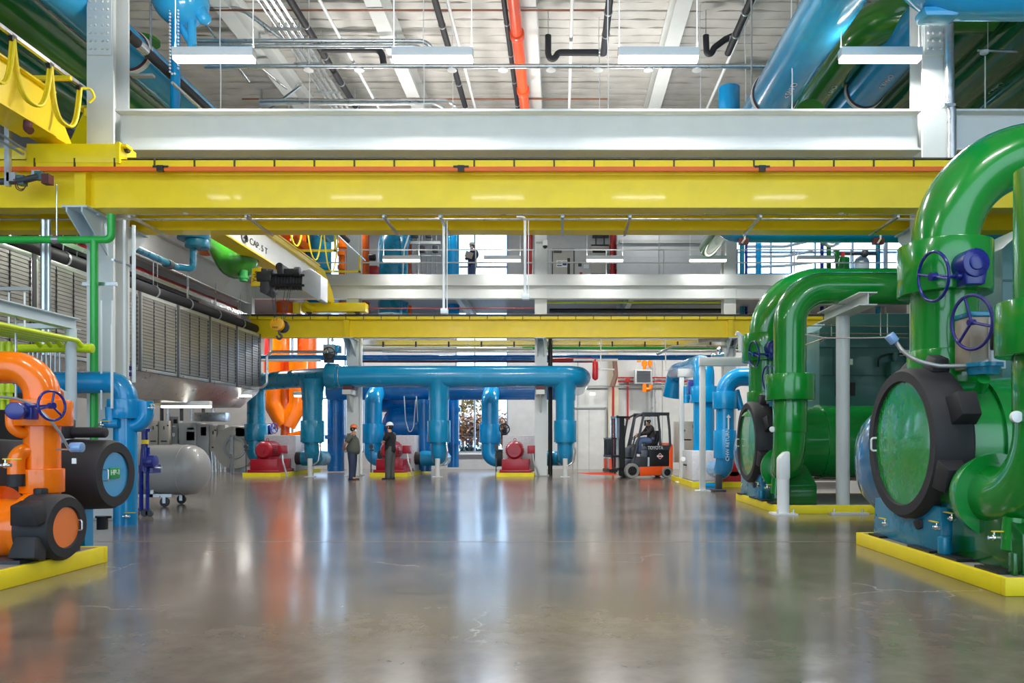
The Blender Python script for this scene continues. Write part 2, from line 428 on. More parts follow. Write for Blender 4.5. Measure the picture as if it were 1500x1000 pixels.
# columns: rolled H sections; near line at y = 12.4, far line at y = 27
YN = 12.4
COLX = (-7.6, -0.72, 6.2)
def column(x, y, z1, w=0.44, d=0.46):
    c = S('column', B().ibeam((x, y, 0.0), (x, y, z1), d, w, 0.03, 0.045, up=(0, 1, 0)), STEEL)
    O('base_plate', B().box((x - 0.3, y - 0.3, 0), (x + 0.3, y + 0.3, 0.03)), STEELD, c)
    return c
for x in (COLX[0], COLX[2]):
    c = column(x, YN, 11.6)
    s = B()
    for k in range(9):
        for dx in (-0.14, -0.06, 0.06, 0.14):
            s.cyl((x + dx, YN - 0.29, 7.75 + k * 0.13), (x + dx, YN - 0.24, 7.75 + k * 0.13), 0.022, n=8)
    s.box((x - 0.2, YN - 0.255, 7.65), (x + 0.2, YN - 0.225, 8.95))
    O('splice_plate', s, STEEL, c)
for x in COLX: column(x, YM + 0.2, 11.6)
S('beam_hanger', B().box((PX(355, 26.7), 26.75, 4.98), (PX(368, 26.7), 27.0, 7.0)).prism([(PX(350, 26.7), 26.8, 5.3), (PX(356, 26.7), 26.8, 5.3), (PX(356, 26.7), 26.8, 6.3), (PX(345, 26.7), 26.8, 6.3)], (0, .1, 0)), STEEL)
column(13.1, YM + 0.2, 11.6)
S('void_gallery', B().box((-17.9, 9.0, 0.0), (-17.8, YM, 7.0)), CHAR)  # near black sheet paints the dark void under the gallery

# tie beam between the near columns, and roof beams running down the hall
zt0, zt1 = PZ(220, 12.25), PZ(160, 12.25)
def tie(x0, x1):
    return S('beam_tie', B().ibeam((x0, YN, (zt0 + zt1) / 2), (x1, YN, (zt0 + zt1) / 2), zt1 - zt0, 0.34, 0.02, 0.035), STEEL)
tie(COLX[0] + 0.2, COLX[2] - 0.2); tie(COLX[2] + 0.2, 13)
for x in (-14.5, -11.06, -7.6, -4.16, -0.72, 2.74, 6.2, 9.64):
    S('beam_roof', B().ibeam((x, -6, 11.3), (x, 33.5, 11.3), 0.62, 0.36, 0.02, 0.04), STEEL)
for y in (YN, YM + 0.2):
    S('beam_roof', B().ibeam((-18, y, 10.72), (18, y, 10.72), 0.5, 0.3, 0.02, 0.03), STEEL) if y > 20 else None
# ================================================================ crane runways (yellow girders on the column lines)
CLIP = mat('dark rail clip', '#4A4526', 0.6)
CONDUCT = mat('orange conductor bar', '#F06A10', 0.45)
def runway(x0, x1, y, label, face=-1, conductor=True, ext=(), z0=4.98, z1=5.75, bf=0.32, clips=True):
    t = T('crane_runway_girder', label, 'crane girder', ((x0 + x1) / 2, y, z0))
    O('girder', B().ibeam((x0, y, (z0 + z1) / 2 - 0.05), (x1, y, (z0 + z1) / 2 - 0.05), z1 - z0 - 0.1, bf, 0.03, 0.03), CRANEY, t)
    O('cap_channel', B().box((x0, y - bf / 2 - 0.03, z1 - 0.13), (x1, y - bf / 2, z1 - 0.015)).box((x0, y + bf / 2, z1 - 0.13), (x1, y + bf / 2 + 0.03, z1 - 0.015)).box((x0, y - bf / 2 - 0.03, z1 - 0.03), (x1, y + bf / 2 + 0.03, z1 - 0.015)), CRANEY, t)
    r = B().ibeam((x0, y, z1 + 0.03), (x1, y, z1 + 0.03), 0.09, 0.06, 0.02, 0.025)
    O('rail', r, DGREY, t)
    if clips:
        x = x0 + 0.3; n = int((x1 - x) / 0.63)
        c = B().box((x - 0.012, y + face * (bf / 2 + 0.03), z1 - 0.135), (x + 0.012, y + face * (bf / 2 + 0.045), z1 + 0.0))
        rep('rail_clip', c, CLIP, t, [(0.63 * k, 0, 0) for k in range(1, n + 1)])
    for xs in ext:
        O('stiffener_plate', B().box((xs - 0.09, y - bf / 2 + 0.01, z0 + 0.03), (xs + 0.09, y + bf / 2 - 0.01, z1 - 0.14)), CRANEY, t)
    if conductor:
        yc = y + face * (bf / 2 + 0.06)
        O('conductor_bar', B().box((x0, yc - 0.02, z1 - 0.215), (x1, yc + 0.02, z1 - 0.15)), CONDUCT, t)
        x = PX(247, y)
        k = B().box((x - 0.12, yc - 0.03, z1 - 0.165), (x + 0.12, yc + 0.03, z1 - 0.135)).box((x - 0.05, yc - 0.05, z1 - 0.23), (x + 0.05, yc + 0.0, z1 - 0.135))
        rep('conductor_bracket', k, BLACK, t, [(4.72, 0, 0), (9.45, 0, 0)])
    return t
YR1, YR2, YR3 = 11.82, 13.05, 26.45
runway(-13, 6.6, YR1, 'long yellow crane runway girder with an orange conductor bar, under the white tie beam', ext=(PX(126, YR1),))
runway(6.62, 12, YR1, 'short yellow runway girder piece behind the tall green pipe bend', conductor=False)
runway(-13, 12, YR2, 'yellow crane runway girder just behind the orange-striped one, only its lower edge showing', conductor=False, clips=False)
runway(PX(368, YR3), 15, YR3, 'far yellow runway girder under the gallery with the chain hook hanging before it', ext=(PX(509, YR3), PX(1069, YR3)), conductor=False)

# steel brackets that carry the runways on the columns
def bracket(x, y, z, yto, lab, cat='bracket'):
    b = B()
    s = 1 if yto > y else -1
    b.box((x - 0.2, y, z - 0.03), (x + 0.2, yto, z))
    for dx in (-0.12, 0.12):
        b.prism([(x + dx - 0.012, y, z - 0.03), (x + dx - 0.012, yto, z - 0.03), (x + dx - 0.012, yto, z - 0.1), (x + dx - 0.012, y, z - 0.62)], (0.024, 0, 0))
    for dx in (-0.17, 0.17): b.cyl((x + dx, (y + yto) / 2, z - 0.06), (x + dx, (y + yto) / 2, z + 0.01), 0.02, n=8)
    return one('runway_bracket', b, STEELB, lab, cat, 'runway brackets on the columns')
for x, lab in ((COLX[0], 'beside the green standpipe'), (COLX[2], 'behind the tall green pipe bend')):
    bracket(x, YN - 0.23, 4.975, YR1 - 0.3, 'pale steel bracket under the orange-striped yellow girder, ' + lab)
    bracket(x, YN + 0.23, 4.975, YR2 + 0.2, 'pale steel bracket at the back of the near column, ' + lab)
for x, lab in zip(COLX, ('behind the yellow hook block', 'at the middle far column', 'at the far column by the green pipes')):
    bracket(x, YM - 0.03, 4.975, YR3 - 0.2, 'steel bracket carrying the far yellow girder ' + lab)

# conduits running along between the two near girders, with struts
def conduit(name, pts, r, label, m=GALV, group='conduits under the near girders', bend=0.15, cat='conduit'):
    return one(name, B().tube(pts, r, n=8, bend=bend, seg=4), m, label, cat, group)
conduit('conduit', [(-13, 12.05, PZ(313, 12.05)), (-8.55, 12.05, PZ(313, 12.05)), (-8.2, 12.05, PZ(306, 12.05)), (-7.35, 12.05, PZ(306, 12.05)), (-7.0, 12.05, PZ(313, 12.05)), (6.3, 12.05, PZ(313, 12.05))], 0.02, 'thin steel conduit kinked over the column bracket, under the orange-striped girder')
conduit('conduit', [(-13, 12.3, PZ(321, 12.3)), (6.3, 12.3, PZ(321, 12.3))], 0.018, 'straight thin steel conduit, lower of the pair under the orange-striped girder')
for k, px in enumerate((210, 375, 570, 650, 824, 920, 1105, 1300)):
    x = PX(px, 12.3)
    b = B().box((x - 0.02, 11.9, 4.9), (x + 0.02, 13.0, 4.94)).box((x - 0.03, 12.0, 4.94), (x + 0.03, 12.06, 4.98))
    one('conduit_strut', b, GALV, 'short metal strut crossing under both near yellow girders', 'strut', 'struts under the near girders')

# vertical drop conduits with cameras/boxes hanging from the girder
def drop(px, y0, y1, Y, label, box=True):
    t = T('drop_conduit', label, 'conduit', P(px, y1, Y), group='drops from the near girders')
    O('tube', B().tube([P(px - 12, y0, Y + 0.05), P(px, y0, Y), P(px, y1, Y)], 0.022, n=8, bend=0.06).tube([P(px + 5, y0 + 3, Y), P(px + 5, y1, Y)], 0.008, n=6), WHITEP, t)
    if box:
        O('box', B().bc(P(px + 1, y1 + 3, Y), (0.12, 0.1, 0.09)), WHITEP, t, bevel=0.01)
drop(650, 320, 453, 12.4, 'white drop conduit ending in a box, before the window with the walking person')
drop(769, 318, 432, 12.4, 'white drop conduit ending in a box, beside the middle far column')
for px, py, lab in ((272, 311, 'small white dome sensor under the girder near the column bracket'), (1232, 311, 'small white dome sensor under the girder near the tall green pipe bend')):
    p = P(px, py, 11.95)
    one('dome_sensor', B().cyl(p + V((0, 0, 0.03)), p + V((0, 0, 0.07)), 0.035, n=16).lathe(p + V((0, 0, 0.03)), (0, 0, -1), [(0, 0.07), (0.03, 0.065), (0.06, 0.03), (0.065, 0.001)], 20), WHITEP, lab, 'sensor', 'dome sensors under the girder')

# ---------------------------------------------------------------- near crane (upper left)
XG = -7.9
t = T('bridge_crane', 'yellow bridge crane above the hall floor with cable loops along its girder', 'crane', (XG, 9, 5.8))
g = B().prism([(XG - 0.45, 4, 6.06), (XG - 0.45, 11.55, 6.06), (XG - 0.45, 12.0, 6.06), (XG - 0.45, 11.5, 6.7), (XG - 0.45, 4, 6.7)], (0.42, 0, 0))
g.box((XG - 0.5, 4, 6.7), (XG + 0.05, 11.48, 6.73)).box((XG - 0.5, 4, 6.03), (XG + 0.05, 11.5, 6.06))
O('girder', g, CRANEY, t)
e = B().box((PX(37, 11.6), 11.62, PZ(238, 11.62)), (PX(171, 11.62), 12.0, PZ(210, 11.62))).box((-13, 11.7, PZ(236, 11.7)), (PX(37, 11.6), 11.95, PZ(216, 11.7)))
O('end_truck', e, CRANEY, t, bevel=0.01)
O('end_plate', B().box((PX(171, 11.6), 11.58, PZ(239, 11.6)), (PX(176, 11.6), 12.04, PZ(208, 11.6))).box((PX(176, 11.6), 11.62, PZ(214, 11.6)), (PX(184, 11.6), 11.8, PZ(210, 11.6))), CRANEY, t)
O('buffer', B().cyl(P(176, 219, 11.75), P(189, 219, 11.75), 0.055, n=16), BLACK, t, bevel=0.01)
for px in (60, 155): O('wheel', B().cyl(P(px, 240, 11.82) + V((0, -0.05, 0)), P(px, 240, 11.82) + V((0, 0.05, 0)), 0.13, n=20), DGREY, t)
# festoon track on outriggers
ty = lambda y: V((XG + 0.32, y, 6.9))
O('festoon_track', B().box((XG + 0.29, 4, 6.88), (XG + 0.35, 11.75, 6.93)), GALV, t)
for y in (9.6, 11.3): O('outrigger', B().box((XG - 0.4, y - 0.03, 6.82), (XG + 0.4, y + 0.03, 6.88)).box((XG - 0.4, y - 0.03, 6.7), (XG - 0.33, y + 0.03, 6.88)), CRANEY, t)
CABLEY = mat('yellow flat cable', '#F2DA20', 0.5)
ys = [11.62, 10.95, 10.2, 9.62, 9.05, 8.5]
for i in range(len(ys) - 1):
    a, b_ = ys[i], ys[i + 1]; q = B()
    for off in (-0.02, 0.025):
        pts = []
        for k in range(17):
            u = k / 16; dip = 0.72 * (1 - abs(2 * u - 1) ** 2.6)
            pts.append((XG + 0.32 + off, a + (b_ - a) * u + 0.04 * math.sin(u * PI * 2), 6.85 - dip))
        q.tube(pts, 0.02, n=8)
    O('cable_loop', q, CABLEY, t)
    O('cable_trolley', B().bc((XG + 0.32, a, 6.86), (0.06, 0.09, 0.09)), BLACK, t)
O('cable_end', B().tube([(XG + 0.32, 11.62, 6.85), (XG + 0.45, 11.7, 6.88), (XG + 0.5, 11.72, 6.75), (XG + 0.42, 11.7, 6.66)], 0.02, n=8, bend=0.06), CABLEY, t)
# current collector arm below the girder
O('collector_arm', B().box(P(6, 180, 11.3), P(13, 272, 11.3) + V((0, 0.06, 0))).tube([P(0, 196, 11.3), P(38, 220, 11.3)], 0.022, n=6).tube([P(0, 206, 11.3), P(34, 226, 11.3)], 0.022, n=6), GALV, t)
each('collector_shoe', [B().box(P(9, 252, 11.3), P(22, 265, 11.3) + V((0, 0.1, 0))), B().box(P(46, 249, 11.35), P(58, 257, 11.35) + V((0, 0.1, 0)))], GALV, t)
O('pickup_arm', B().tube([P(0, 266, 11.35), P(30, 265, 11.35), P(58, 258, 11.35)], 0.05, n=10), DGREY, t)
each('pickup_clamp', [B().box(P(24, 256, 11.32), P(34, 270, 11.32) + V((0, 0.1, 0))), B().box(P(50, 250, 11.32), P(60, 262, 11.32) + V((0, 0.1, 0)))], TEALM, t)
O('pickup_shoe', B().box(P(60, 254, 11.32), P(71, 268, 11.32) + V((0, 0.12, 0))), MUD, t)
O('pickup_wire', B().tube([P(20, 262, 11.3), P(24, 276, 11.3), P(32, 281, 11.3), P(38, 272, 11.3)], 0.008, n=6, bend=0.05).tube([P(22, 262, 11.3), P(28, 278, 11.3), P(36, 276, 11.3)], 0.008, n=6, bend=0.05), MUD, t)
O('hose_stub', B().tube([P(41, 178, 10.9), P(40, 188, 10.9), P(45, 192, 10.9)], 0.06, n=10, bend=0.05), MUD, t)

# ---------------------------------------------------------------- far crane with hoist
X2 = -8.15
zb, zt = 6.25, 7.12
t = T('bridge_crane', 'yellow and white bridge crane of the far bay carrying the wire rope hoist', 'crane', (X2, 20, 5.8))
ww = B().prism([(X2 - 0.2, 13.2, zb), (X2 - 0.2, 24.6, zb), (X2 - 0.2, 24.6, zt), (X2 - 0.2, 13.2, zt)], (0.2, 0, 0))
O('web', ww, WHITEP, t)
fl = B().box((X2 - 0.34, 12.9, zt), (X2 + 0.14, 24.6, zt + 0.04)).box((X2 - 0.34, 12.9, zb - 0.04), (X2 + 0.14, 24.6, zb))
fl.box((X2 - 0.19, 12.9, zt - 0.14), (X2 + 0.11, 24.6, zt + 0.02)).box((X2 - 0.34, 24.6, zb - 0.04), (X2 + 0.02, 25.4, zt + 0.04))
fl.prism([(X2 - 0.34, 25.4, zb - 0.04), (X2 - 0.34, 26.6, zb - 0.1), (X2 - 0.34, 26.3, zb + 0.35), (X2 - 0.34, 25.4, zt + 0.04)], (0.36, 0, 0))
fl.prism([(X2 - 0.4, 13.2, zb - 0.04), (X2 - 0.4, 12.6, zb - 0.1), (X2 - 0.4, 12.9, zb + 0.35), (X2 - 0.4, 13.2, zt + 0.04)], (0.46, 0, 0))
O('girder', fl, CRANEY, t)
O('end_truck', B().box((PX(441, 26.2), 26.2, PZ(456, 26.2)), (PX(535, 26.2), 26.65, PZ(443, 26.2))).box((PX(428, 26.2), 26.25, PZ(458, 26.2)), (PX(437, 26.2), 26.6, PZ(442, 26.2))), CRANEY, t, bevel=0.01)
O('end_truck', B().box((X2 - 1.1, 12.85, 5.82), (X2 + 1.0, 13.25, 6.12)), CRANEY, t, bevel=0.01)
O('drive_motor', B().tube([P(446, 444, 26.1), P(459, 453, 26.1)], 0.12, n=14), CRANEY, t)
for px in (452, 523): O('wheel', B().cyl(P(px, 456, 26.3), P(px, 456, 26.3) + V((0, 0.1, 0)), 0.1, n=16), DGREY, t)
O('festoon_track', B().tube([(X2 + 1.15, 13.3, 7.75), (X2 + 1.15, 27.0 - 0.6, 7.75)], 0.03, n=8), ALU, t)
for k in range(5):
    y = 14.5 + k * 2.8; rl = B()
    rl.box((X2 - 0.1, y - 0.03, zt + 0.04), (X2 + 1.18, y + 0.03, zt + 0.1)).box((X2 + 1.12, y - 0.03, zt + 0.04), (X2 + 1.18, y + 0.03, 7.75))
    O('outrigger', rl, CRANEY, t)
for k in range(6):
    y0 = 23.2 - k * 1.5; q = B(); pts = []
    for i in range(15):
        u = i / 14; pts.append((X2 + 1.15, y0 - u * 1.45, 7.7 - 1.25 * (1 - abs(2 * u - 1) ** 2.4)))
    q.tube(pts, 0.022, n=6); O('cable_loop', q, CABLEY, t)
ly = lambda px: -X2 * 0 + (X2 + 0.005) * F / (px - VX)
def on_web(body, px, py, size, nm='lettering'):
    Y = ly(px); return TX(body, size, (X2 + 0.012, Y, PZ(py, Y)), (PI / 2, 0, PI / 2), BLACK, t, name=nm)
on_web('CAP. 5 T', 379, 361, 0.24).scale = (1.3, 1, 1)
Y = ly(357)
lg = B(); c = V((X2 + 0.01, Y, PZ(347, Y)))
lg.ringy(c, (1, 0, 0), [(0, 0.1), (0.006, 0.1), (0.006, 0.16), (0, 0.16)], 24)
lg.box(c + V((0, 0.0, -0.03)), c + V((0.006, 0.22, 0.03))).ringy(c + V((0, 0.16, 0)), (1, 0, 0), [(0, 0.05), (0.006, 0.05), (0.006, 0.09), (0, 0.09)], 20)
O('logo', lg, DGREY, t)

HM = mat('hoist dark grey', '#2B2C30', 0.45)
YH = 18.6
t = T('wire_rope_hoist', 'black wire rope hoist with a yellow nameplate hanging under the far crane girder', 'hoist', P(420, 425, YH))
def hb(x0, y0, x1, y1, ya, yb): return B().box(P(x0, y0, YH) + V((0, ya, 0)), P(x1, y1, YH) + V((0, yb, 0)))
O('motor', B().cyl(P(376, 405, YH) + V((0, 0.2, 0)), P(398, 405, YH) + V((0, 0.2, 0)), 0.24, n=24), HM, t, bevel=0.02)
O('motor_hood', B().prism([P(382, 392, YH), P(391, 394, YH), P(396, 424, YH), P(390, 432, YH), P(380, 427, YH)], (0, 0.5, 0)), DGREY, t, bevel=0.02)
O('drum', B().cyl(P(398, 410, YH) + V((0, 0.2, 0)), P(444, 411, YH) + V((0, 0.2, 0)), 0.19, n=24), HM, t)
dr = B()
for k in range(10):
    x = 400 + k * 4.4; dr.ringy(P(x, 410.5, YH) + V((0, 0.2, 0)), (1, 0, 0), [(0, 0.17), (0.025, 0.17), (0.025, 0.215), (0, 0.215)], 20)
O('drum_groove', dr, BLACK, t)
O('frame_bar', B().tube([P(396, 417, YH), P(446, 418, YH)], 0.03, n=8).tube([P(396, 402, YH), P(446, 403, YH)], 0.03, n=8), BLACK, t)
O('trolley', hb(408, 388, 416, 402, -0.1, 0.5).cyl(P(409, 390, YH), P(409, 390, YH) + V((0, 0.1, 0)), 0.1, n=16).box(P(416, 393, YH), P(436, 401, YH) + V((0, 0.5, 0))).cyl(P(432, 398, YH), P(440, 398, YH), 0.12, n=14), HM, t, bevel=0.01)
O('nameplate', B().prism([P(369, 393, YH), P(382.5, 391, YH), P(380.5, 418.5, YH), P(367.5, 419, YH)], (0, 0.04, 0)), mat('nameplate yellow', '#F5CE0A', 0.4), t, bevel=0.008)
o = TX('Yale', 0.17, P(374.6, 405, YH) + V((0, -0.01, 0)), (PI / 2, -PI / 2 + 0.09, 0), BLACK, t)
O('control_cabinet', B().prism([P(443, 396, YH), P(454, 393, YH), P(470, 403, YH), P(470, 438, YH), P(466, 440, YH), P(442, 424, YH)], (0, 0.55, 0)), mat('hoist cabinet grey', '#B9BDC2', 0.4, metal=0.2), t, bevel=0.015)
O('hook_block', B().cyl(P(406, 475, YH) + V((0, -0.06, 0)), P(406, 475, YH) + V((0, 0.1, 0)), 0.165, n=28), mat('hook block yellow', '#F3AE12', 0.35), t, bevel=0.02)
O('block_side', B().cyl(P(411, 477, YH) + V((0, 0.1, 0)), P(411, 477, YH) + V((0, 0.2, 0)), 0.16, n=28), BLACK, t, bevel=0.01)
TX('5 T', 0.08, P(405, 469, YH) + V((0, -0.075, 0)), (PI / 2, 0, 0), BLACK, t); TX('MAX', 0.07, P(405, 480, YH) + V((0, -0.075, 0)), (PI / 2, 0, 0), BLACK, t)
O('hook', B().tube([P(409, 484, YH), P(409, 489, YH), P(413, 491, YH), P(412, 496, YH), P(407, 496, YH), P(405, 492, YH)], 0.03, n=8, bend=0.05), DGREY, t)
for a, b_ in ((397, 402), (402.5, 405), (418, 412), (424, 415), (427, 417)):
    O('wire_rope', B().tube([P(a, 418, YH), P(b_, 468, YH)], 0.007, n=6), DGREY, t)
# ================================================================ ceiling services
LED = mat('led diffuser', '#FFFFFF', 0.5, emit='#FFF8EE', es=4.0, var=0)
def batten(x, y, z, label, L=1.31, power=75, hang=True):
    t = T('linear_light', label, 'light', (x, y, z), group='suspended linear lights')
    O('housing', B().box((x - L / 2, y - 0.09, z + 0.06), (x + L / 2, y + 0.09, z + 0.2)), WHITEP, t, bevel=0.008)
    O('diffuser', B().box((x - L / 2 + 0.01, y - 0.08, z), (x + L / 2 - 0.01, y + 0.08, z + 0.062)), LED, t, bevel=0.01)
    if hang:
        q = B()
        for dx in (-L / 2 + 0.02, L / 2 - 0.02): q.tube([(x + dx, y, z + 0.2), (x + dx, y, 11.3)], 0.009, n=6)
        O('hanger_wire', q, WHITEP, t)
    area('lamp', (x, y, z - 0.03), L, 0.16, power, t)
    if hang: area('ceiling_fill', (x, y, z + 0.23), L, 0.14, power * (0.55 if x < 4 else 0.12), t, rot=(PI, 0, 0))  # added upward fill that brightens the ceiling
    return t
zl = PZ(90, 12.0)
for px, lab in ((314, 'white linear light hung before the blue drain pipe and chain'), (634, 'white linear light hung between the black drain branch and the red pipe'),
                (964, 'white linear light hung beside the black trap pipe'), (1289, 'white linear light hung next to the near column and big blue pipes')):
    batten(PX(px, 12.0), 12.0, zl, lab)
zf = PZ(383, 26.2)
for px, lab in ((588, 'small lit linear light before the upper orange and blue risers'), (736, 'small lit linear light across the tall window edge'),
                (886, 'small lit linear light before the gallery door wall'), (1037, 'small lit linear light before the ribbed gallery panel wall'), (1195, 'small unlit-looking linear light before the bright gallery window')):
    batten(PX(px, 26.2), 26.2, zf, lab, L=1.31, power=22)
for y in (4.8, 19.0):  # unseen rows without fixtures, added to light the hall
    for k in range(5):
        area('hall_fill_lamp', (-8.8 + 3.6 * k + (3.2 if False else 0), y, 7.5), 1.31, 0.16, 60 if y < 10 else 150)
        if k in (1, 2, 3): area('hall_fill_up', (-8.8 + 3.6 * k, y, 7.8), 1.31, 0.16, 40 if y < 10 else 95, rot=(PI, 0, 0))  # added upward fill for the ceiling, no fixture behind it
for k in range(7): area('gallery_fill_lamp', (-13 + k * 4.2, 30.3, 6.4), 1.31, 0.16, 60 if y < 10 else 150)  # fill added under the gallery to lift the far area, no fixtures
for k in range(7): area('gallery_fill_lamp', (-13 + k * 4.2, 30.3, 11.0), 1.31, 0.16, 40)  # fill added above the gallery deck, no fixtures
# low lights under the left services and the gallery
for px, py, Y, L, lab in ((273, 594, 22.5, 1.5, 'low linear light above the grey electrical cabinets'), (357, 578, 25, 0.5, 'short low light beside the louvred unit corner'),
                          (440, 578, 30, 0.5, 'short low light behind the blue header pipe')):
    batten(PX(px, Y), Y, PZ(py + 3, Y), lab, L=L, power=12, hang=False)

# main red sprinkler pipe with couplings, black drain beside it
def pipe_run(name, label, cat, m, pts, r, bend=0.0, coll=None, cm=None, cname='collar', group=None, n=24, cr=1.12, cl=0.12, extra=None):
    t = T(name, label, cat, pts[0], group=group)
    O('pipe', B().tube(pts, r, n=n, bend=bend, seg=10), m, t)
    for p, d in (coll or []):
        p = V(p); d = V(d).normalized()
        O(cname, B().cyl(p - d * cl / 2, p + d * cl / 2, r * cr, n=n), cm or m, t, bevel=0.004)
    return t
Yd = (0, 1, 0); Xd = (1, 0, 0); Zd = (0, 0, 1)
zz = 10.35
def xz(px, py, z): # point on the plane Z = z that projects to (px, py)
    Y = (z - H) * F / (VY - py); return V((PX(px, Y), Y, z))
a = xz(752, 0, 10.6)
pipe_run('sprinkler_main', 'bright orange-red sprinkler main running under the roof deck', 'pipe', ORED, [(a.x, 3, 10.6), (a.x, 26.7, 10.6)], 0.13, coll=[((a.x, y, 10.6), Yd) for y in (16.9, 19.6, 22.5)], cr=1.3, cl=0.18, n=18)
a = xz(738, 0, 10.75)
def drain(label, x, z, y0, y1, r=0.075, branch=None, m=RUBBER):
    t = T('drain_pipe', label, 'pipe', (x, y0, z))
    b = B().tube([(x, y0, z), (x, y1, z)], r, n=12)
    if branch: b.tube(branch, r, n=12, bend=0.18, seg=6)
    O('pipe', b, m, t)
    rep('hanger_ring', B().cyl((x, y0 + 5.98, z), (x, y0 + 6.02, z), r * 1.2, n=12), GALV, t, [(0, 1.35 * k, 0) for k in range(1, int((y1 - y0 - 6) / 1.35))])
    return t
drain('black insulated drain beside the bright red main', a.x, 10.75, 8, 30, 0.06)
a = xz(425, 0, 10.7); b1 = xz(462, 72, 10.7)
drain('black insulated drain with an elbow branch towards the roof beam', a.x, 10.7, 8, 26, 0.08, [(a.x, b1.y, 10.7), (xz(560, 75, 10.7).x, b1.y, 10.7), (xz(562, 75, 10.7).x, b1.y + 0.1, 10.4)])
a = xz(637, 0, 10.7)
drain('black insulated drain between the roof beam and the red main', a.x, 10.7, 8, 30, 0.075)
# drains with P traps
def trap(label, px, pts):
    a = xz(px, 0, 10.6); Yt = xz(px, 78, 10.6).y
    t = T('drain_pipe', label, 'pipe', (a.x, Yt, 10.3))
    b = B().tube([(a.x, 9, 10.6), (a.x, Yt, 10.6)], 0.08, n=12)
    b.tube([P(q[0], q[1], Yt) for q in pts], 0.075, n=12, bend=0.14, seg=6)
    O('pipe', b, RUBBER, t)
    rep('hanger_ring', B().cyl((a.x, 14.98, 10.6), (a.x, 15.02, 10.6), 0.098, n=12), GALV, t, [(0, 1.0, 0), (0, 1.9, 0)])
    c = B()
    p = P((pts[0][0] + pts[1][0]) / 2, pts[1][1], Yt); c.cyl(p - V((0.02, 0, 0)), p + V((0.02, 0, 0)), 0.095, n=12)
    O('hanger_ring', c, GALV, t)
    O('hanger_rod', B().tube([P(pts[-1][0], pts[-1][1], Yt), P(pts[-1][0] - 0, -20, Yt)], 0.01, n=6), GALV, t)
trap('black trapped drain with a U bend between the roof beams', 893, [(884, 78), (872, 77), (817, 77), (813, 86), (805, 86), (803, 78), (803, 52)])
trap('black trapped drain with a U bend next to the big blue pipe', 1100, [(1076, 52), (1062, 58), (1046, 70), (1042, 79), (1035, 78), (1034, 52)])
# white thin pipes beneath the deck
for k, (px, lab) in enumerate(((468, 'white thin pipe between the black drains'), (655, 'white thin pipe beside the middle black drain'), (838, 'white thin pipe beside the wide roof beam'), (1106, 'white thin pipe crossing before the trapped drain'))):
    a = xz(px, 0, 10.9)
    one('thin_pipe', B().tube([(a.x, 5, 10.9), (a.x, 33, 10.9)], 0.04, n=10), WHITEP, lab + ' under the roof', 'pipe', 'thin white pipes under the roof')
for k, (py, z, lab) in enumerate(((15, 10.95, 'nearer'), (145, 10.95, 'farther'))):
    a = xz(400, py, z)
    one('copper_line', B().tube([(-9, a.y, z), (xz(890, py, z).x, a.y, z)], 0.022, n=8), mat('old copper', '#8E5A44', 0.45, metal=0.5), 'thin copper line crossing under the roof beams, the %s one' % lab, 'pipe')
# galvanised conduit pairs and sprinkler branch crossing the hall
a = xz(380, 62, 10.0)
def cond(label, pts, r=0.045, group='galvanised conduits under the roof', m=GALV, bend=0.35):
    return one('roof_conduit', B().tube(pts, r, n=10, bend=bend, seg=6), m, label, 'conduit', group)
Yc = xz(0, 63, 9.9).y
for k, (py, px1, lab) in enumerate(((60, 622, 'upper'), (68, 612, 'lower'))):
    cond('bent galvanised conduit, %s of the pair ending above the second light' % lab, [P(290, py, Yc), P(px1, py, Yc), P(px1 + 12, py + 11, Yc), P(px1 + 12, py + 25, Yc + 0.6)])
Yc2 = xz(0, 150, 9.9).y
for k, (py, px1, lab) in enumerate(((147, 655, 'upper'), (152, 640, 'lower'))):
    cond('bent galvanised conduit, %s of the farther pair just above the white tie beam' % lab, [P(380, py, Yc2), P(px1, py, Yc2), P(px1 + 12, py + 8, Yc2), P(px1 + 12, py + 12, Yc2 + 0.5)], 0.04)
Yc3 = 25.3
for k, (py, lab) in enumerate(((228, 'upper'), (231.5, 'lower'))):
    cond('short galvanised conduit, %s of two showing under the white tie beam' % lab, [P(455, py, Yc3), P(610, py, Yc3), P(622, py + 6, Yc3)], 0.035)
Ys = xz(0, 97, 9.6).y
t = T('sprinkler_branch', 'long thin sprinkler branch with small white heads crossing under all roof beams', 'pipe', P(700, 97, Ys))
O('pipe', B().tube([P(300, 97, Ys), P(1130, 97, Ys)], 0.05, n=10), GALV, t)
for px in (452, 526, 662, 737, 807, 876, 950, 1021): 
    p = P(px, 100, Ys); O('sprinkler_head', B().lathe(p, (0, 0, -1), [(-0.03, 0.03), (0.02, 0.05), (0.035, 0.11), (0.05, 0.11), (0.06, 0.03)], 14), WHITEP, t)
# suspended rods / cables from roof to below the tie beam
for k, (px, y1, Y, m_) in enumerate(((322, 240, 15, WHITEP), (452, 238, 17, WHITEP), (620, 160, 15.5, WHITEP), (662, 238, 18, WHITEP), (890, 160, 14, WHITEP), (877, 238, 18, WHITEP), (1025, 238, 17.5, WHITEP), (1159, 160, 13.2, WHITEP), (1091, 238, 17, WHITEP))):
    one('suspension_wire', B().tube([P(px + 1, -40, Y), P(px, 60, Y), P(px + 1.5, 110, Y), P(px + 1, y1 + 5, Y)], 0.011, n=6), m_, 'thin white wire hanging straight down from the roof', 'wire', 'wires hanging from the roof')

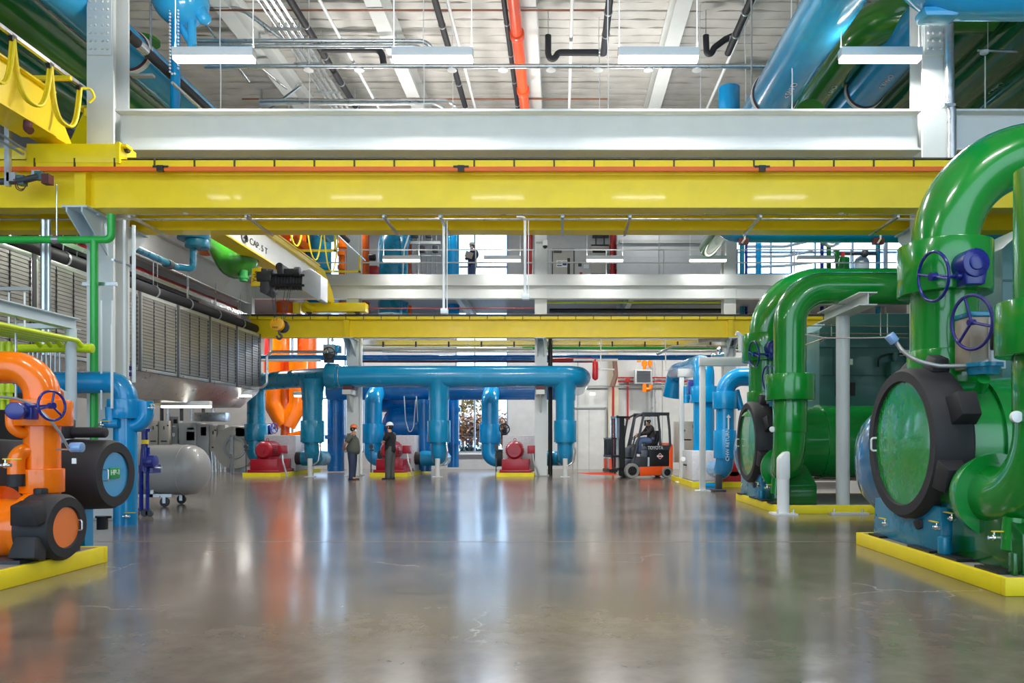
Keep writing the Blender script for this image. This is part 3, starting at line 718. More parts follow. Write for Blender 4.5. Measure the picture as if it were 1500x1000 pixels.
# heavy tray of conduits along the roof beam, with angled braces
b = B()
for k in range(7): b.tube([(-6.35 + k * 0.075, 6, 10.55 + (k % 2) * 0.06), (-6.35 + k * 0.075, 24, 10.55 + (k % 2) * 0.06)], 0.03, n=8)
one('conduit_bundle', b, GALV, 'bundle of parallel steel conduits along the first wide roof beam', 'conduit')
for k in range(7):
    b = B(); y = 13.5 + k * 1.5; b.box((-6.5, y - 0.02, 10.48), (-5.8, y + 0.02, 10.52)).tube([(-6.45, y, 10.5), (-6.45, y, 11.3)], 0.01, n=6).tube([(-5.85, y, 10.5), (-5.85, y, 11.3)], 0.01, n=6)
    one('trapeze_hanger', b, GALV, 'strut hanger under the bundle of steel conduits along the wide roof beam', 'hanger', 'hangers under the conduit bundle')
for k, (a, b_, lab) in enumerate((((365, 120), (290, 20), 'crossing behind the first light'), ((420, 130), (340, 65), 'beneath the first roof beam'), ((395, 160), (440, 125), 'reaching the roof beam end'))):
    one('sway_brace', B().tube([P(a[0], a[1], 18 + k), P(b_[0], b_[1], 16.5 + k)], 0.03, n=8), ALU, 'slim slanting steel brace ' + lab, 'brace')
one('pipe_stub', B().tube([P(831, 224, 25), P(866, 225, 25), P(868, 236, 25)], 0.06, n=8, bend=0.08), GALV, 'short bent grey pipe seen between tie beam and yellow girder', 'pipe')
# ================================================================ left foreground: heat pump with orange and blue shells
GREY = mat('concrete plinth top', '#8D8A86', 0.7)
SIGNG = mat('green sign face', '#169A4A', 0.4, var=0)
SIGNW = mat('white sign lettering', '#F5F7F5', 0.4, var=0)
DISCO = mat('orange cover disc', '#F27A10', 0.14, coat=1.0, bump=0.2, bscale=5)
DISCB = mat('blue cover disc', '#1A96D4', 0.16, coat=1.0, bump=0.15, bscale=5)
HOSE = mat('grey flexible hose', '#A6A8AA', 0.35, metal=0.5)
CLEARB = mat('pale blue sensor head', '#7FA3D0', 0.2, coat=0.5)
def pad(name, x0, y0, x1, y1, h, label, m=SAFETYY):
    t = T(name, label, 'equipment pad', ((x0 + x1) / 2, (y0 + y1) / 2, 0))
    e = B(); w = 0.06
    e.box((x0, y0, 0), (x1, y0 + w, h)).box((x0, y1 - w, 0), (x1, y1, h)).box((x0, y0 + w, 0), (x0 + w, y1 - w, h)).box((x1 - w, y0 + w, 0), (x1, y1 - w, h))
    O('yellow_edge', e, m, t, bevel=0.008)
    O('slab', B().box((x0 + w, y0 + w, 0), (x1 - w, y1 - w, h - 0.005)), GREY, t)
    return t
def lever(p, d, parent, up=0.0):
    """small chrome ball valve with a yellow handle"""
    p = V(p); d = V(d).normalized()
    v = O('ball_valve', B().cyl(p - d * 0.05, p + d * 0.05, 0.018, n=12).sph(p, 0.028, n=12, m=8).cyl(p, p + V((0, 0, 0.05)), 0.01, n=8), CHROME, parent)
    O('valve_lever', B().bc(p + V((0, 0, 0.055)) + d * 0.06, (0.16 if abs(d.x) > .5 else 0.03, 0.03 if abs(d.x) > .5 else 0.16, 0.012)), BRASS, v, bevel=0.004)
pad('equipment_pad', -8.2, 3.6, -4.85, 7.9, 0.17, 'low plinth with a yellow edge under the orange heat pump')

t = T('heat_pump', 'heat pump with orange lower shell and blue upper shell, both ends ringed in black', 'heat pump', (-6, 7.4, 0.17))
CO = V((-4.78, 7.15, 0.46))
O('condenser_shell', B().lathe(CO + V((-0.3, 0, 0)), (-1, 0, 0), [(0, 0.3), (0.0, 0.33), (0.06, 0.33), (0.06, 0.28), (0.35, 0.28), (0.35, 0.4), (0.42, 0.4), (0.42, 0.36), (2.4, 0.36)], 40), ORANGE, t)
O('insulation_ring', B().ringy(CO, (-1, 0, 0), [(0.03, 0.19), (0, 0.205), (0, 0.29), (0.04, 0.32), (0.3, 0.33), (0.3, 0.2)], 40), RUBBER, t)
d = O('cover_disc', B().cyl(CO + V((-0.05, 0, 0)), CO + V((-0.02, 0, 0)), 0.208, n=40), DISCO, t)
O('handle', B().tube([CO + V((-0.03, 0.17, 0.05)), CO + V((0.03, 0.17, 0.05)), CO + V((0.03, 0.17, -0.05)), CO + V((-0.03, 0.17, -0.05))], 0.008, n=8, bend=0.02), ALU, t)
def lug(c, sz, rz=0.0, rx=0.0):
    x, y, z = V(sz) / 2
    b = B(); o = [(-x, -y, -z), (x, -y, -z), (x, y, -z), (-x, y, -z)]; u = [(-x * .72, -y, z), (x * .72, -y, z), (x * .8, y, z), (-x * .8, y, z)]
    m = Matrix.Rotation(rx, 3, 'X') @ Matrix.Rotation(rz, 3, 'Z')
    return b.rings([[V(c) + m @ V(p) for p in o], [V(c) + m @ V(p) for p in u]])
each('lug_cover', [lug(CO + V((-0.14, -0.34, 0.17)), (0.26, 0.16, 0.2), 0, 0.25), lug(CO + V((-0.14, -0.33, -0.16)), (0.26, 0.16, 0.2), 0, -0.3), B().cyl(CO + V((-0.26, 0, 0.3)), CO + V((-0.26, 0, 0.38)), 0.06, n=14)], RUBBER, t, bevel=0.015)
O('foot_plate', B().box((-5.3, 6.75, 0.165), (-4.95, 7.6, 0.2)).box((-6.2, 6.6, 0.165), (-5.7, 7.2, 0.2)), DGREY, t)
CB = V((-5.0, 8.3, 0.92))
O('evaporator_shell', B().lathe(CB + V((-0.3, 0, 0)), (-1, 0, 0), [(0, 0.36), (0.4, 0.36), (0.4, 0.42), (0.46, 0.42), (0.46, 0.38), (2.4, 0.38)], 40), BLUE, t)
O('insulation_ring', B().ringy(CB, (-1, 0, 0), [(0.04, 0.24), (0, 0.255), (0, 0.36), (0.05, 0.385), (0.48, 0.4), (0.48, 0.25)], 44), RUBBER, t)
O('cover_disc', B().cyl(CB + V((-0.05, 0, 0)), CB + V((-0.02, 0, 0)), 0.26, n=44), DISCB, t)
O('handle', B().tube([CB + V((-0.03, -0.21, 0.06)), CB + V((0.04, -0.21, 0.06)), CB + V((0.04, -0.21, -0.06)), CB + V((-0.03, -0.21, -0.06))], 0.008, n=8, bend=0.02), ALU, t)
O('insulated_top_pipe', B().tube([CB + V((-0.42, -0.1, 0.47)), CB + V((-0.05, -0.1, 0.47))], 0.06, n=14).cyl(CB + V((-0.5, -0.1, 0.4)), CB + V((-0.5, -0.1, 0.62)), 0.09, n=14), RUBBER, t, bevel=0.02)
each('leg', [B().box((-5.65, 7.95, 0.17), (-5.55, 8.1, 0.7)), B().box((-5.6, 8.45, 0.0), (-5.45, 8.6, 0.6))], BLUE, t)
sg = O('unit_sign', B().bc(CB + V((-0.012, -0.01, 0.015)), (0.012, 0.19, 0.12)), SIGNG, t, bevel=0.003)
TX('HP-1', 0.085, CB + V((-0.004, -0.01, 0.02)), (PI / 2, 0, PI / 2), SIGNW, t)
# dark compressor body behind the orange riser
O('compressor', B().lathe((-5.5, 7.8, 1.0), (-1, 0, 0), [(0, 0.2), (0.1, 0.3), (0.9, 0.34), (1.6, 0.3)], 24).box((-6.4, 7.2, 0.75), (-5.5, 7.7, 1.3)), DGREY, t, bevel=0.01)
O('insulated_pipe', B().tube([(-7.0, 7.1, 1.0), (-5.7, 7.1, 0.95), (-5.6, 7.3, 0.7)], 0.11, n=14, bend=0.2).tube([(-7.0, 6.9, 1.25), (-5.75, 6.95, 1.25), (-5.7, 7.2, 0.8)], 0.09, n=14, bend=0.2), RUBBER, t)

# orange riser with butterfly valve
YO = 7.3; xo = PX(62, YO); zo = PZ(538, YO)
t = T('riser_pipe', 'orange riser pipe bending away at the top, with a navy handwheel valve', 'pipe', (xo, YO, 0.7))
O('pipe', B().tube([(-9, YO, zo), (xo, YO, zo), (xo, YO, 0.68)], 0.158, n=32, bend=0.3, seg=12), ORANGE, t)
O('flange_collar', B().cyl((xo, YO, PZ(721, YO)), (xo, YO, PZ(686, YO)), 0.19, n=32), ORANGE, t, bevel=0.008)
vb = O('valve_body', B().cyl((xo, YO, PZ(624, YO)), (xo, YO, PZ(586, YO)), 0.262, n=36), ORANGE, t, bevel=0.008)
O('bypass', B().tube([P(17, 606, 7.1), P(18, 634, 7.1), P(45, 634, 7.2)], 0.055, n=16, bend=0.1), ORANGE, t)
O('drain_elbow', B().tube([P(44, 660, 7.2), P(24, 661, 7.1), P(24, 696, 7.1)], 0.075, n=18, bend=0.1), ORANGE, t)
O('insulated_stub', B().cyl(P(24, 694, 7.1), P(24, 712, 7.1), 0.08, n=16), RUBBER, t)
O('gearbox', B().cyl(P(29, 602, 6.95), P(29, 602, 6.95) + V((0.02, -0.1, 0)), 0.085, n=10).box(P(30, 590, 6.95), P(46, 614, 6.95) + V((0, 0.1, 0))), NAVY, vb, bevel=0.01)
O('handwheel', B().wheel(P(76, 594, 6.9), (0.98, -0.25, 0.05), 0.138, 0.012, 3, 0.03), NAVY, vb)
O('valve_stem', B().cyl(P(44, 595, 6.92), P(76, 594, 6.9), 0.012, n=10), NAVY, vb)
lever(P(8, 681, 6.7), (1, 0, 0), t)
O('support_saddle', B().prism([P(82, 566, 7.5), P(93, 574, 7.5), P(95, 592, 7.5), P(86, 592, 7.5)], (0, 0.05, 0)), GALV, t)
t = T('sensor', 'pale blue round sensor head on a grey hose beside the orange riser', 'sensor', P(112, 655, 7.2))
O('head', B().cyl(P(104, 655, 7.2), P(121, 655, 7.2), 0.05, n=16), CLEARB, t, bevel=0.01)
O('hose', B().tube([P(0, 581, 7.0), P(22, 583, 7.0), P(48, 592, 6.95), P(70, 610, 6.95), P(88, 634, 7.05), P(100, 656, 7.15)], 0.013, n=8, bend=0.3), HOSE, t)
O('probe', B().cyl(P(82, 658, 7.2), P(104, 658, 7.2), 0.009, n=8), ALU, t)
O('tag', B().box(P(105, 671, 7.15), P(111, 679, 7.15) + V((0, 0.01, 0))), WHITEP, t)

# blue riser behind, standing on the floor
YBp = 11.4; xb = PX(184, YBp); zb2 = PZ(560, YBp)
t = T('riser_pipe', 'blue riser pipe behind the black-ringed blue shell, bending towards the heat pump', 'pipe', (xb, YBp, 0))
O('pipe', B().tube([(-10.5, YBp, zb2), (xb, YBp, zb2), (xb, YBp, 0.0)], 0.168, n=32, bend=0.26, seg=12), BLUE, t)
O('valve_body', B().cyl((xb, YBp, PZ(613, YBp)), (xb, YBp, PZ(585, YBp)), 0.255, n=36), BLUE, t, bevel=0.008)
O('bypass', B().tube([P(213, 588, YBp), P(215, 622, YBp), P(195, 623, YBp)], 0.11, n=18, bend=0.2), BLUE, t)
O('branch_tee', B().tube([P(162, 596, 11.2), P(163, 621, 11.2)], 0.075, n=16).tube([P(152, 620, 11.2), P(175, 620, 11.2)], 0.07, n=16), BLUE, t)
lever(P(148, 622, 11.1), (1, 0, 0), t); lever(P(222, 597, 11.3), (1, 0, 0), t); lever(P(185, 756, 11.2), (1, 0, 0), t)
one('floor_drain_valve', B().cyl(P(150, 756, 8.8), P(150, 775, 8.8), 0.06, n=14).cyl(P(140, 757, 8.8), P(163, 757, 8.8), 0.014, n=8), RUBBER, 'small black drain valve below the black-ringed blue shell', 'valve')
O('sample_tube', B().tube([P(164, 475, 11.1), P(164, 598, 11.1)], 0.02, n=8), WHITEP, t)

# vertical thin lines and conduits by the near column
def vline(px, y0, y1, Y, r, m, label, group='thin vertical lines by the near column', name='vertical_conduit', extra=None):
    b = B().tube(([P(px + extra, y0, Y)] if extra else []) + [P(px, y0, Y), P(px, y1, Y)], r, n=8, bend=0.1)
    return one(name, b, m, label, 'conduit', group)
vline(64, 322, 520, 12.0, 0.045, GALV, 'thick galvanised conduit dropping behind the thin green pipe, outer of two')
vline(71.5, 322, 520, 12.0, 0.03, GALV, 'slimmer galvanised conduit dropping behind the thin green pipe, inner of two')
vline(182, 322, 690, 12.1, 0.024, WHITEP, 'white conduit rising along the edge of the near column beside the green standpipe')
vline(196, 330, 560, 12.1, 0.03, WHITEP, 'white conduit standing free just beyond the near column edge')
vline(148.5, 440, 600, 11.3, 0.014, WHITEP, 'slim white tube next to the green standpipe, bent towards the steel frame')
vline(164.5, 440, 500, 11.2, 0.014, WHITEP, 'slim white tube between the green standpipe and the column edge')
one('strut_channel', B().box(P(120, 413, 11.75), P(170, 418, 11.75) + V((0, 0.04, 0))), GALV, 'slotted strut channel clamping the green standpipe to the near column', 'strut')
one('strut_channel', B().tube([P(165, 380, 11.9), P(197, 391, 12.8)], 0.022, n=6), GALV, 'thin strut reaching from the near column towards the louvred units', 'strut')
t = T('standpipe', 'thin bright green standpipe with a side arm in front of the near column', 'pipe', P(138, 650, 11.65))
O('pipe', B().tube([P(138, 351, 11.65), P(138, 660, 11.65)], 0.058, n=16).tube([(-13, 11.65, PZ(351, 11.65)), P(163, 351, 11.65), P(163, 314, 11.65)], 0.058, n=16, bend=0.09), GREENT, t)
O('coupling', B().cyl(P(78, 351, 11.65), P(88, 351, 11.65), 0.066, n=16), GALV, t)
O('hanger_rod', B().tube([P(83, 270, 11.65), P(83, 351, 11.65)], 0.012, n=6), GALV, t)

# steel pipe frame and lime yellow lines
t = T('steel_gantry', 'pale blue grey steel frame with one round post above the lime yellow lines', 'frame', (-7.2, 10.8, 0))
O('beam', B().ibeam((-7.2, 5, 3.02), (-7.2, 10.95, 3.02), 0.17, 0.16, 0.012, 0.016), STEELB, t)
O('cross_beam', B().box((-7.25, 10.7, 2.93), (-9.8, 10.82, 3.0)), STEELB, t)
O('post', B().cyl((PX(104, 10.8), 10.8, 0), (PX(104, 10.8), 10.8, 2.93), 0.072, n=20), STEELB, t)
t = T('pipe_manifold', 'lime yellow manifold of slim pipes meeting a thicker end header', 'pipe', (-7, 10.9, 2.6))
O('header', B().tube([P(-60, 510, 10.9), P(134, 510, 10.9)], 0.062, n=18), LIME, t)
O('end_cap', B().cyl(P(126, 510, 10.9), P(136, 510, 10.9), 0.068, n=18), LIME, t, bevel=0.01)
for k in range(5):
    x = -7.05 - k * 0.15; O('branch_pipe', B().tube([(x, 5, 2.76), (x, 10.75, 2.76), (x, 10.9, 2.66)], 0.035, n=10, bend=0.08), LIME, t)
for px in (4, 14):
    O('drop_pipe', B().tube([P(px, 500, 9.9), P(px, 600, 9.9)], 0.035, n=12).cyl(P(px, 563, 9.9), P(px, 575, 9.9), 0.055, n=14).cyl(P(px, 583, 9.9), P(px, 586, 9.9), 0.06, n=12), LIME, t)
for px in (13, 36):
    O('hanger_rod', B().tube([P(px, 428, 10.6), P(px, 492, 10.6)], 0.012, n=6).bc(P(px, 488, 10.6), (0.09, 0.06, 0.06)), WHITEP, t)
one('strut_channel', B().box(P(-20, 420, 10.6), P(44, 425, 10.6) + V((0, 0.05, 0))), STEELD, 'short grey strut holding the two hanger rods of the lime lines', 'strut')
vline(23, 455, 600, 9.8, 0.016, GALV, 'slim bent conduit rising among the lime yellow lines', extra=-30)
t = T('drain_rack', 'row of thin upright grey tubes under the lime manifold', 'tube rack', P(65, 560, 12))
for k in range(8): O('tube', B().tube([P(42 + k * 6.5, 516, 12), P(42 + k * 6.5, 548 + (k % 3) * 10, 12)], 0.018, n=8), GALV, t)

# grey horizontal tank on castors
YT = 14.8; xt = PX(305, YT); zt_ = PZ(688, YT); rt = 0.5
t = T('storage_tank', 'grey horizontal tank with a domed end on a castor trolley', 'tank', (-8.5, YT, 0))
prof = [(0.0, 0.001)] + [(0.36 * (1 - math.cos(a)), rt * math.sin(a)) for a in [PI / 2 * k / 12 for k in range(1, 13)]] + [(0.42, rt), (0.425, rt + .006), (0.44, rt + .006), (0.445, rt), (3.2, rt), (3.4, 0.4), (3.5, 0.1)]
O('vessel', B().lathe((xt, YT, zt_), (-1, 0, 0), prof, 48), mat('grey tank paint', '#A2A09E', 0.33, coat=0.1, var=0.02), t)
fr = B().box((xt - 3.0, YT - 0.36, 0.19), (xt - 0.55, YT - 0.28, 0.25)).box((xt - 3.0, YT + 0.28, 0.19), (xt - 0.55, YT + 0.36, 0.25))
for x in (xt - 0.95, xt - 2.6): fr.box((x - 0.04, YT - 0.36, 0.19), (x + 0.04, YT + 0.36, 0.25)).prism([(x - 0.03, YT - 0.34, 0.25), (x - 0.03, YT + 0.34, 0.25), (x - 0.03, YT + 0.3, 0.42), (x - 0.03, YT, 0.24), (x - 0.03, YT - 0.3, 0.42)], (0.06, 0, 0))
O('trolley_frame', fr, GALV, t)
for x in (xt - 0.7, xt - 2.9):
    for y in (YT - 0.32, YT + 0.32):
        w = O('castor', B().cyl((x, y - 0.02, 0.095), (x, y + 0.02, 0.095), 0.095, n=24), DGREY, t, bevel=0.01)
        O('fork', B().box((x - 0.03, y - 0.035, 0.07), (x + 0.03, y - 0.025, 0.19)).box((x - 0.03, y + 0.025, 0.07), (x + 0.03, y + 0.035, 0.19)), GALV, w)
# navy pump trolley
YV = 12.6
t = T('pump_trolley', 'navy blue upright pump trolley on small castors next to the blue riser', 'pump', P(214, 745, YV))
O('frame', B().tube([P(207, 748, YV), P(207, 690, YV), P(210, 650, YV)], 0.035, n=8).tube([P(196, 747, YV + .3), P(218, 747, YV)], 0.03, n=8).tube([P(216, 748, YV), P(216, 690, YV)], 0.03, n=8).box(P(203, 693, YV), P(224, 681, YV) + V((0, 0.25, 0))), NAVY, t)
O('pump_column', B().cyl(P(213, 690, YV), P(213, 655, YV), 0.07, n=16).cyl(P(212, 655, YV), P(212, 630, YV), 0.05, n=16).cyl(P(212, 632, YV), P(212, 628, YV), 0.09, n=16), NAVY, t)
O('motor', B().cyl(P(213, 676, YV), P(228, 676, YV), 0.11, n=18), NAVY, t, bevel=0.01)
O('outlet', B().cyl(P(226, 684, YV), P(237, 685, YV), 0.025, n=10), CHROME, t)
O('yellow_tag', B().cyl(P(212.5, 650, YV - .03), P(212.5, 644, YV - .03), 0.056, n=12), BRASS, t)
for px, py in ((199, 753), (212, 752), (219, 742)):
    p = P(px, 0, YV); O('castor', B().cyl((p.x, YV - 0.02, 0.06), (p.x, YV + 0.02, 0.06), 0.06, n=18), DGREY, t)
one('flag_marker', B().box(P(189, 545, 12.5), P(196, 551, 12.5) + V((0, 0.01, 0))).box(P(189, 536, 12.5), P(196, 542, 12.5) + V((0, 0.01, 0))), NAVY, 'small blue marker label above the blue riser bend', 'label')

# louvred air handling modules hung along the gallery, with pipes above
SLAT = mat('louvre aluminium', '#8C8A86', 0.34, metal=0.6, var=0.08)
PLEN = mat('plenum steel', '#A8A6A2', 0.35, metal=0.6, var=0.1, scale=2)
proto = None
for k in range(9):
    y0 = 9.3 + k * 1.86; y1 = y0 + 1.84
    lab = 'grey louvred air unit in the hanging row, ' + ['hidden by the crane frame', 'behind the lime manifold', 'above the steel frame post', 'behind the twin conduits', 'behind the near column', 'first one clear beyond the near column', 'second one clear beyond the near column', 'third one clear beyond the near column', 'at the far end by the yellow girder'][k]
    if k == 0:
        continue
    if proto is None:
        t = T('air_unit', lab, 'air handler', (-11.3, y0, 3.06), group='louvred air units in the hanging row')
        O('casing', B().box((-13, y0, 3.06), (-10.66, y1, 5.06)), PLEN, t)
        f = B().box((-10.68, y0, 3.06), (-10.6, y0 + 0.1, 5.06)).box((-10.68, y1 - 0.1, 3.06), (-10.6, y1, 5.06)).box((-10.68, y0, 4.96), (-10.6, y1, 5.06)).box((-10.68, y0, 3.06), (-10.6, y1, 3.14))
        O('frame', f, DUCT, t, bevel=0.004)
        O('edge_gasket', B().box((-10.66, y1 - 0.06, 3.06), (-10.59, y1 + 0.05, 5.06)), DGREY, t)
        for j in range(3):
            a = y0 + 0.1 + j * 0.547; b_ = a + 0.547; s = B()
            for i in range(22):
                z = 3.16 + i * 0.082
                s.prism([(-10.66, a, z), (-10.612, a, z), (-10.602, a, z + 0.012), (-10.61, a, z + 0.08), (-10.66, a, z + 0.082)], (0, b_ - a - 0.03, 0))
            O('louvre_panel', s, SLAT, t)
            hs = B().box((-10.602, b_ - 0.024, 3.2), (-10.59, b_ - 0.016, 4.9))
            for i in range(16): hs.box((-10.605, b_ - 0.035, 3.2 + i * 0.11), (-10.585, b_ - 0.005, 3.25 + i * 0.11))
            O('dot_strip', hs, DGREY, t)
        proto = t; ybase = y0
    else:
        dup(proto, (0, y0 - ybase, 0), lab)
t = T('plenum', 'sheet metal plenum running beneath the louvred units', 'duct', (-11.5, 18, 2.6))
O('trough', B().prism([(-13, 9, 3.05), (-10.62, 9, 3.05), (-10.75, 9, 2.9), (-11.3, 9, 2.45), (-13, 9, 2.45)], (0, 17.0, 0)), DUCT, t)
t = T('insulated_pipe', 'black insulated pipe on hangers above the louvred units', 'pipe', (-10.9, 18, 5.2))
O('pipe', B().tube([(-10.95, 7, 5.3), (-10.95, 26.4, 5.3)], 0.16, n=18), RUBBER, t)
for k in range(9):
    y = 10.8 + k * 1.8
    O('clevis_hanger', B().ringy((-10.95, y, 5.3), (0, 1, 0), [(0, 0.165), (0.06, 0.165), (0.06, 0.18), (0, 0.18)], 16).tube([(-10.95, y + 0.03, 5.48), (-10.95, y + 0.03, 6.3)], 0.012, n=6), GALV, t)
one('cable_tray', B().box((-11.3, 8, 5.66), (-11.1, 26.4, 5.68)).box((-11.11, 8, 5.66), (-11.09, 26.4, 5.78)).box((-11.31, 8, 5.66), (-11.29, 26.4, 5.78)), ALU, 'pale cable tray running between the black pipe and the red pipe', 'cable tray')
one('sprinkler_pipe', B().tube([(-11.7, 7, 6.0), (-11.7, 26.5, 6.0)], 0.11, n=14), REDP, 'dark red sprinkler pipe above the louvred units', 'pipe')
one('shade_sheet', B().box((-13.2, 8, 5.1), (-13.0, 26.5, 6.3)), CHAR, 'near black sheet painting the shade behind the red pipe above the louvred units', 'panel')  # dark colour stands in for the shade in this gap
t = T('overhead_conduit', 'thin conduit on hanger rods along the gallery beam edge', 'conduit', (-11.2, 18, 6.2))
O('tube', B().tube([(-11.22, 12, 6.22), (-11.22, 26.4, 6.22)], 0.03, n=8), GALV, t)
for k in range(6): O('hanger_rod', B().tube([(-11.15, 17 + k * 1.7, 5.4), (-11.15, 17 + k * 1.7, 6.25)], 0.01, n=6), GALV, t)

# teal drain funnel and its sloping pipe; green and orange pipe ends above the gallery edge
Yf = 16.0
t = T('drain_funnel', 'teal blue drain funnel with a sloping outlet pipe in front of the gallery beam', 'drain', P(284, 370, Yf))
O('bucket', B().cyl(P(284, 352, Yf), P(284, 318, Yf), 0.33, n=28).cyl(P(289, 363, Yf), P(289, 351, Yf), 0.25, n=24), TEALB, t, bevel=0.012)
O('pipe', B().tube([P(283, 362, Yf), P(283, 394, Yf), P(258, 391, Yf - .3), P(192, 361, Yf - 2.2)], 0.07, n=14, bend=0.12), TEALB, t)
O('coupling', B().tube([P(244, 386, Yf - .75), P(250, 388, Yf - .55)], 0.095, n=14), DGREY, t)
t = T('pipe_end', 'dark green rounded pipe end with a drain nozzle beside the hoist', 'pipe', P(345, 400, 20))
O('pipe', B().tube([P(300, 270, 20), P(325, 340, 20), P(347, 378, 20)], 0.56, n=28, bend=0.6).sph(P(347, 378, 20), 0.56, n=28, m=14), GREEN3, t)
O('drain_nozzle', B().cyl(P(357, 396, 19.8), P(357, 412, 19.8), 0.1, n=14).cyl(P(357, 405, 19.8), P(357, 408, 19.8), 0.14, n=14), GREENT, t)
one('pipe_end', B().tube([P(285, 300, 21.5), P(313, 365, 21.5)], 0.42, n=24), ORANGE2, 'orange pipe slanting behind the dark green rounded pipe end', 'pipe')

# electrical cabinets and fan far behind the tank
def cabinet(px0, px1, py0, py1, Y, dep, m, label, z0=None, feats=()):
    a = P(px0, py1, Y); b_ = P(px1, py0, Y); z = a.z if z0 is None else z0
    t = T('electrical_cabinet', label, 'cabinet', ((a.x + b_.x) / 2, Y, z))
    O('body', B().box((a.x, Y, z), (b_.x, Y + dep, b_.z)), m, t, bevel=0.01)
    for f in feats:
        n, x0, y0, x1, y1, mm = f
        O(n, B().box(P(x0, y0, Y - 0.03), P(x1, y1, Y - 0.03) + V((0, 0.035, 0))), mm, t, bevel=0.003)
    return t
YE = 30.5
cabinet(262, 288, 619, 691, YE, 0.8, CABG, 'tall grey cabinet with a square display and white lamps', 0, [('door', 269.5, 622, 288, 690, CABG), ('display', 273, 632, 285, 645, DGREY), ('indicator_strip', 274, 626, 284, 629, WHITEP)])
cabinet(288, 306, 621, 691, YE, 0.8, CABG, 'grey cabinet with a small dark window beside the display cabinet', 0, [('door', 289, 623, 305, 690, CABG), ('window', 294, 625, 302, 638, BLACK), ('handle', 290, 653, 292, 660, BLACK)])
for (a, b_, c, d, lab) in ((217, 231, 616, 652, 'beige wall panel box closest to the blue riser bypass'), (232.5, 247, 616, 652, 'beige wall panel box, second from the blue riser bypass'), (307, 316.5, 623, 661, 'narrow beige panel box right behind the tank dome'), (319, 330, 622, 661, 'beige panel box nearest the round fan housing')):
    cabinet(a, b_, c, d, YE, 0.3, BEIGE, lab, None, [('handle', (a + b_) / 2 - .6, c + 8, (a + b_) / 2 + .6, c + 13, BLACK), ('switch', b_ - 2.5, c + 6, b_ - .5, c + 8, BLACK), ('nameplate', a + 3, d - 7, b_ - 3, d - 5, DGREY)])
cabinet(246.5, 260, 610, 650, YE + .3, 0.4, CABG, 'taller grey panel box with a gauge between beige boxes and display cabinet', None, [('window', 254, 614, 259, 620, BLACK), ('gauge', 251, 634, 256, 639, WHITEP), ('lamp_row', 250, 623, 257, 625, WHITEP)])
one('wireway', B().box(P(284, 617, YE - .2), P(330, 604, YE - .2) + V((0, 0.5, 0))), GALV, 'shiny horizontal wireway box above the grey cabinets', 'duct', bevel=0.01)
for k, px in enumerate((310, 315, 322, 328)):
    one('conduit_riser', B().tube([(PX(px, YE), YE + .1, 0), P(px, 661, YE + .1)], 0.05, n=8), GALV, 'thin conduit leg below the beige panel boxes', 'conduit', 'conduit legs below the panel boxes')
for k, px in enumerate((237, 246, 266, 281, 298, 312)):
    one('conduit_riser', B().tube([P(px, 616, YE + .2), P(px, 560, YE + .2)], 0.07, n=8), GALV if k % 2 else DGREY, 'conduit rising from the cabinets to the plenum', 'conduit', 'conduits rising from the cabinets')
one('conduit', B().tube([P(225, 580, 24), P(335, 583, 26)], 0.05, n=8), GALV, 'level conduit crossing above the cabinets below the plenum', 'conduit')
t = T('fan_housing', 'beige grey round scroll fan housing standing beyond the cabinets', 'fan', P(350, 690, 29))
O('scroll', B().cyl(P(344, 655, 29), P(344, 655, 29) + V((0, 0.7, 0)), 0.85, n=32).box(P(344, 640, 29), P(365, 625, 29) + V((0, 0.7, 0))), BEIGE, t, bevel=0.03)
O('stand', B().box(P(332, 692, 29.1), P(360, 675, 29.1) + V((0, 0.5, 0))), GALV, t)
O('inlet', B().ringy(P(344, 655, 28.95), (0, -1, 0), [(0, 0.35), (0.05, 0.35), (0.05, 0.45), (0, 0.45)], 24), CABG, t)
t = T('switch_rack', 'narrow galvanised switch rack before the fan housing', 'rack', P(338, 690, 28.5))
O('upright', B().box((PX(336, 28.5), 28.5, 0), (PX(337.5, 28.5), 28.56, PZ(637, 28.5))).box((PX(340.5, 28.5), 28.5, 0), (PX(342, 28.5), 28.56, PZ(637, 28.5))), GALV, t)
O('switch', B().box(P(337, 665, 28.45), P(341, 640, 28.45) + V((0, .1, 0))), CABG, t)
